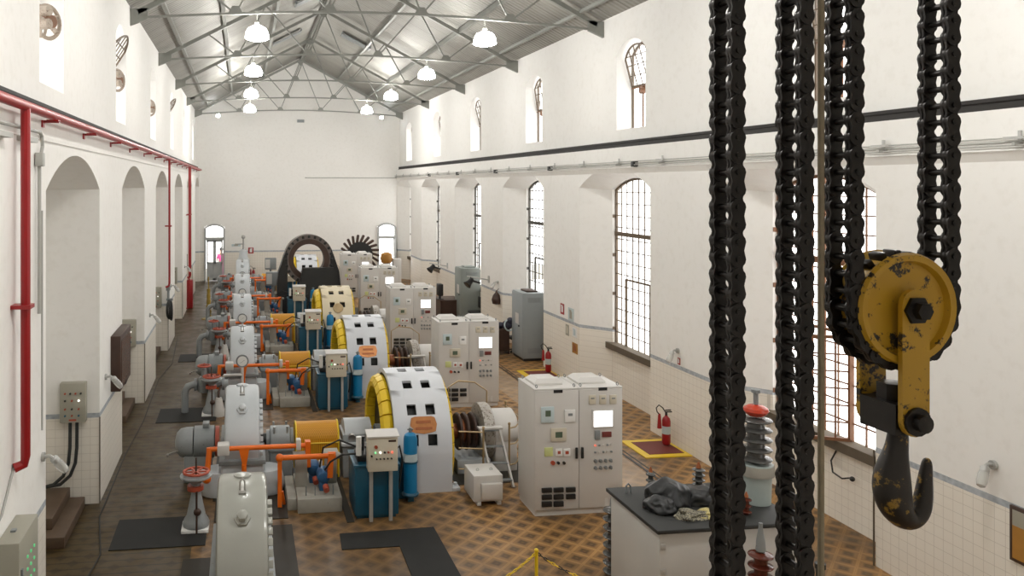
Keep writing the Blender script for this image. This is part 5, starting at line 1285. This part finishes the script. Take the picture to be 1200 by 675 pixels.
prof = [(1054, 500, 11), (1053, 518, 11.5), (1050, 532, 13.5), (1046, 548, 18), (1044, 568, 21), (1047, 588, 20), (1055, 603, 17), (1067, 611, 14), (1079, 607, 12.5), (1087, 595, 11), (1089, 578, 9.5), (1091, 560, 7.5), (1093, 545, 6), (1093, 539, 3)]
m = M(); m.tube([loc((a-HPX)*S, 0, -(b-HPY)*S) for a, b, r in prof], [r*S for a, b, r in prof], 16)
hk = part(m, 'hook', HOOKM, t)
sub = hk.modifiers.new('smooth', 'SUBSURF'); sub.levels = 1; sub.render_levels = 2
# overhead crab and girder that carry the chains
t = thing('crane_bridge', 'overhead crane girder above the camera carrying the hook block chains', 'crane', (3.2, 2.2, 6.45))
m = M(); m.box(XL-.12, XR+.10, 2.0, 2.4, 6.80, 7.25, .01); part(m, 'girder', STEEL, t)
for x in (XL-.21, XR-.05):
    m = M(); m.box(x+.06, x+.19, 1.2, 3.2, 6.6, 6.85, .01)
    for y in (1.5, 2.9): m.cyl((x+.09, y, 6.52), (x+.17, y, 6.52), .09, n=18)
    part(m, 'end_truck', STEEL, t)
m = M(); m.box(1.2, 2.3, 2.0, 2.4, 6.72, 6.80, .01); part(m, 'crab', MACHD, t)

# person beyond the glazed left door
def person():
    x, y, z = -1.22, YF+1.4, -.02
    V = [(0, 0, .95, .13), (0, 0, 1.12, .125), (0, 0, 1.32, .15), (0, 0, 1.46, .07), (0, 0, 1.53, .055), (0, -.01, 1.64, .095), (0, -.01, 1.72, .075),
         (.17, 0, 1.38, .06), (.23, 0, 1.12, .045), (.22, -.06, .9, .036), (.22, -.08, .8, .03), (-.17, 0, 1.38, .06), (-.23, 0, 1.12, .045), (-.2, -.12, .95, .036), (-.16, -.2, .92, .03),
         (.09, 0, .86, .09), (.10, -.01, .48, .06), (.10, .02, .09, .042), (.10, -.14, .04, .035), (-.09, 0, .86, .09), (-.10, -.01, .48, .06), (-.10, .02, .09, .042), (-.10, -.14, .04, .035)]
    E_ = [(0, 1), (1, 2), (2, 3), (3, 4), (4, 5), (5, 6), (2, 7), (7, 8), (8, 9), (9, 10), (2, 11), (11, 12), (12, 13), (13, 14), (0, 15), (15, 16), (16, 17), (17, 18), (0, 19), (19, 20), (20, 21), (21, 22)]
    def skin(idx, name, mat, grow):
        me = bpy.data.meshes.new(name); mp = {i: k for k, i in enumerate(idx)}
        me.from_pydata([(V[i][0], V[i][1], V[i][2]) for i in idx], [(mp[a], mp[b]) for a, b in E_ if a in mp and b in mp], [])
        ob = bpy.data.objects.new(name, me); COL.objects.link(ob); ob.modifiers.new('skin', 'SKIN')
        for k, i in enumerate(idx): r = V[i][3]+grow; me.skin_vertices[0].data[k].radius = (r*1.15 if i < 3 else r, r)
        me.skin_vertices[0].data[0].use_root = True
        sb = ob.modifiers.new('sub', 'SUBSURF'); sb.levels = sb.render_levels = 2; me.materials.append(mat); return ob
    root = thing('person', 'person in a pink top seen through the glazed far left door', 'person', (x, y, z))
    for idx, nm, mat, g in ((list(range(23)), 'body', SKIN, 0), ([0, 1, 2, 7, 8, 11, 12], 'pink_top', PINK, .018), ([0, 15, 16, 17, 19, 20, 21], 'trousers', PINK, .016)):
        ob = skin(idx, nm, mat, g); ob.parent = root
    m = M(); m.ball((x, y+.02, z+1.70), .11, 12, (1, 1.05, 1)); o2 = mk(m, 'hair', NAVY, (x, y, z)); o2.parent = root
person()

# ------------------------------------------------------------------ world, camera, view
w = bpy.data.worlds.new('daylight'); SC.world = w; w.use_nodes = True
bg = w.node_tree.nodes['Background']; bg.inputs[0].default_value = (1, .99, .97, 1); bg.inputs[1].default_value = 3.8
cam = bpy.data.cameras.new('camera'); co = bpy.data.objects.new('camera', cam); COL.objects.link(co)
co.location = (0, 0, 5.4); co.rotation_euler = (R(90), 0, -TH)
cam.sensor_width = 36; cam.lens = 36*950/1200; cam.shift_x = (600-412)/1200; cam.shift_y = -(337.5-217)/1200
cam.clip_start = .05; cam.clip_end = 300
SC.camera = co
SC.view_settings.view_transform = 'Standard'; SC.view_settings.look = 'None'; SC.view_settings.exposure = 0.06; SC.view_settings.gamma = 1
SC.view_settings.use_curve_mapping = False
SC.cycles.max_bounces = 10; SC.cycles.diffuse_bounces = 6; SC.cycles.sample_clamp_indirect = 8; SC.cycles.caustics_reflective = False; SC.cycles.caustics_refractive = False
SC.cycles.use_denoising = True
SC.cycles.transparent_max_bounces = 12
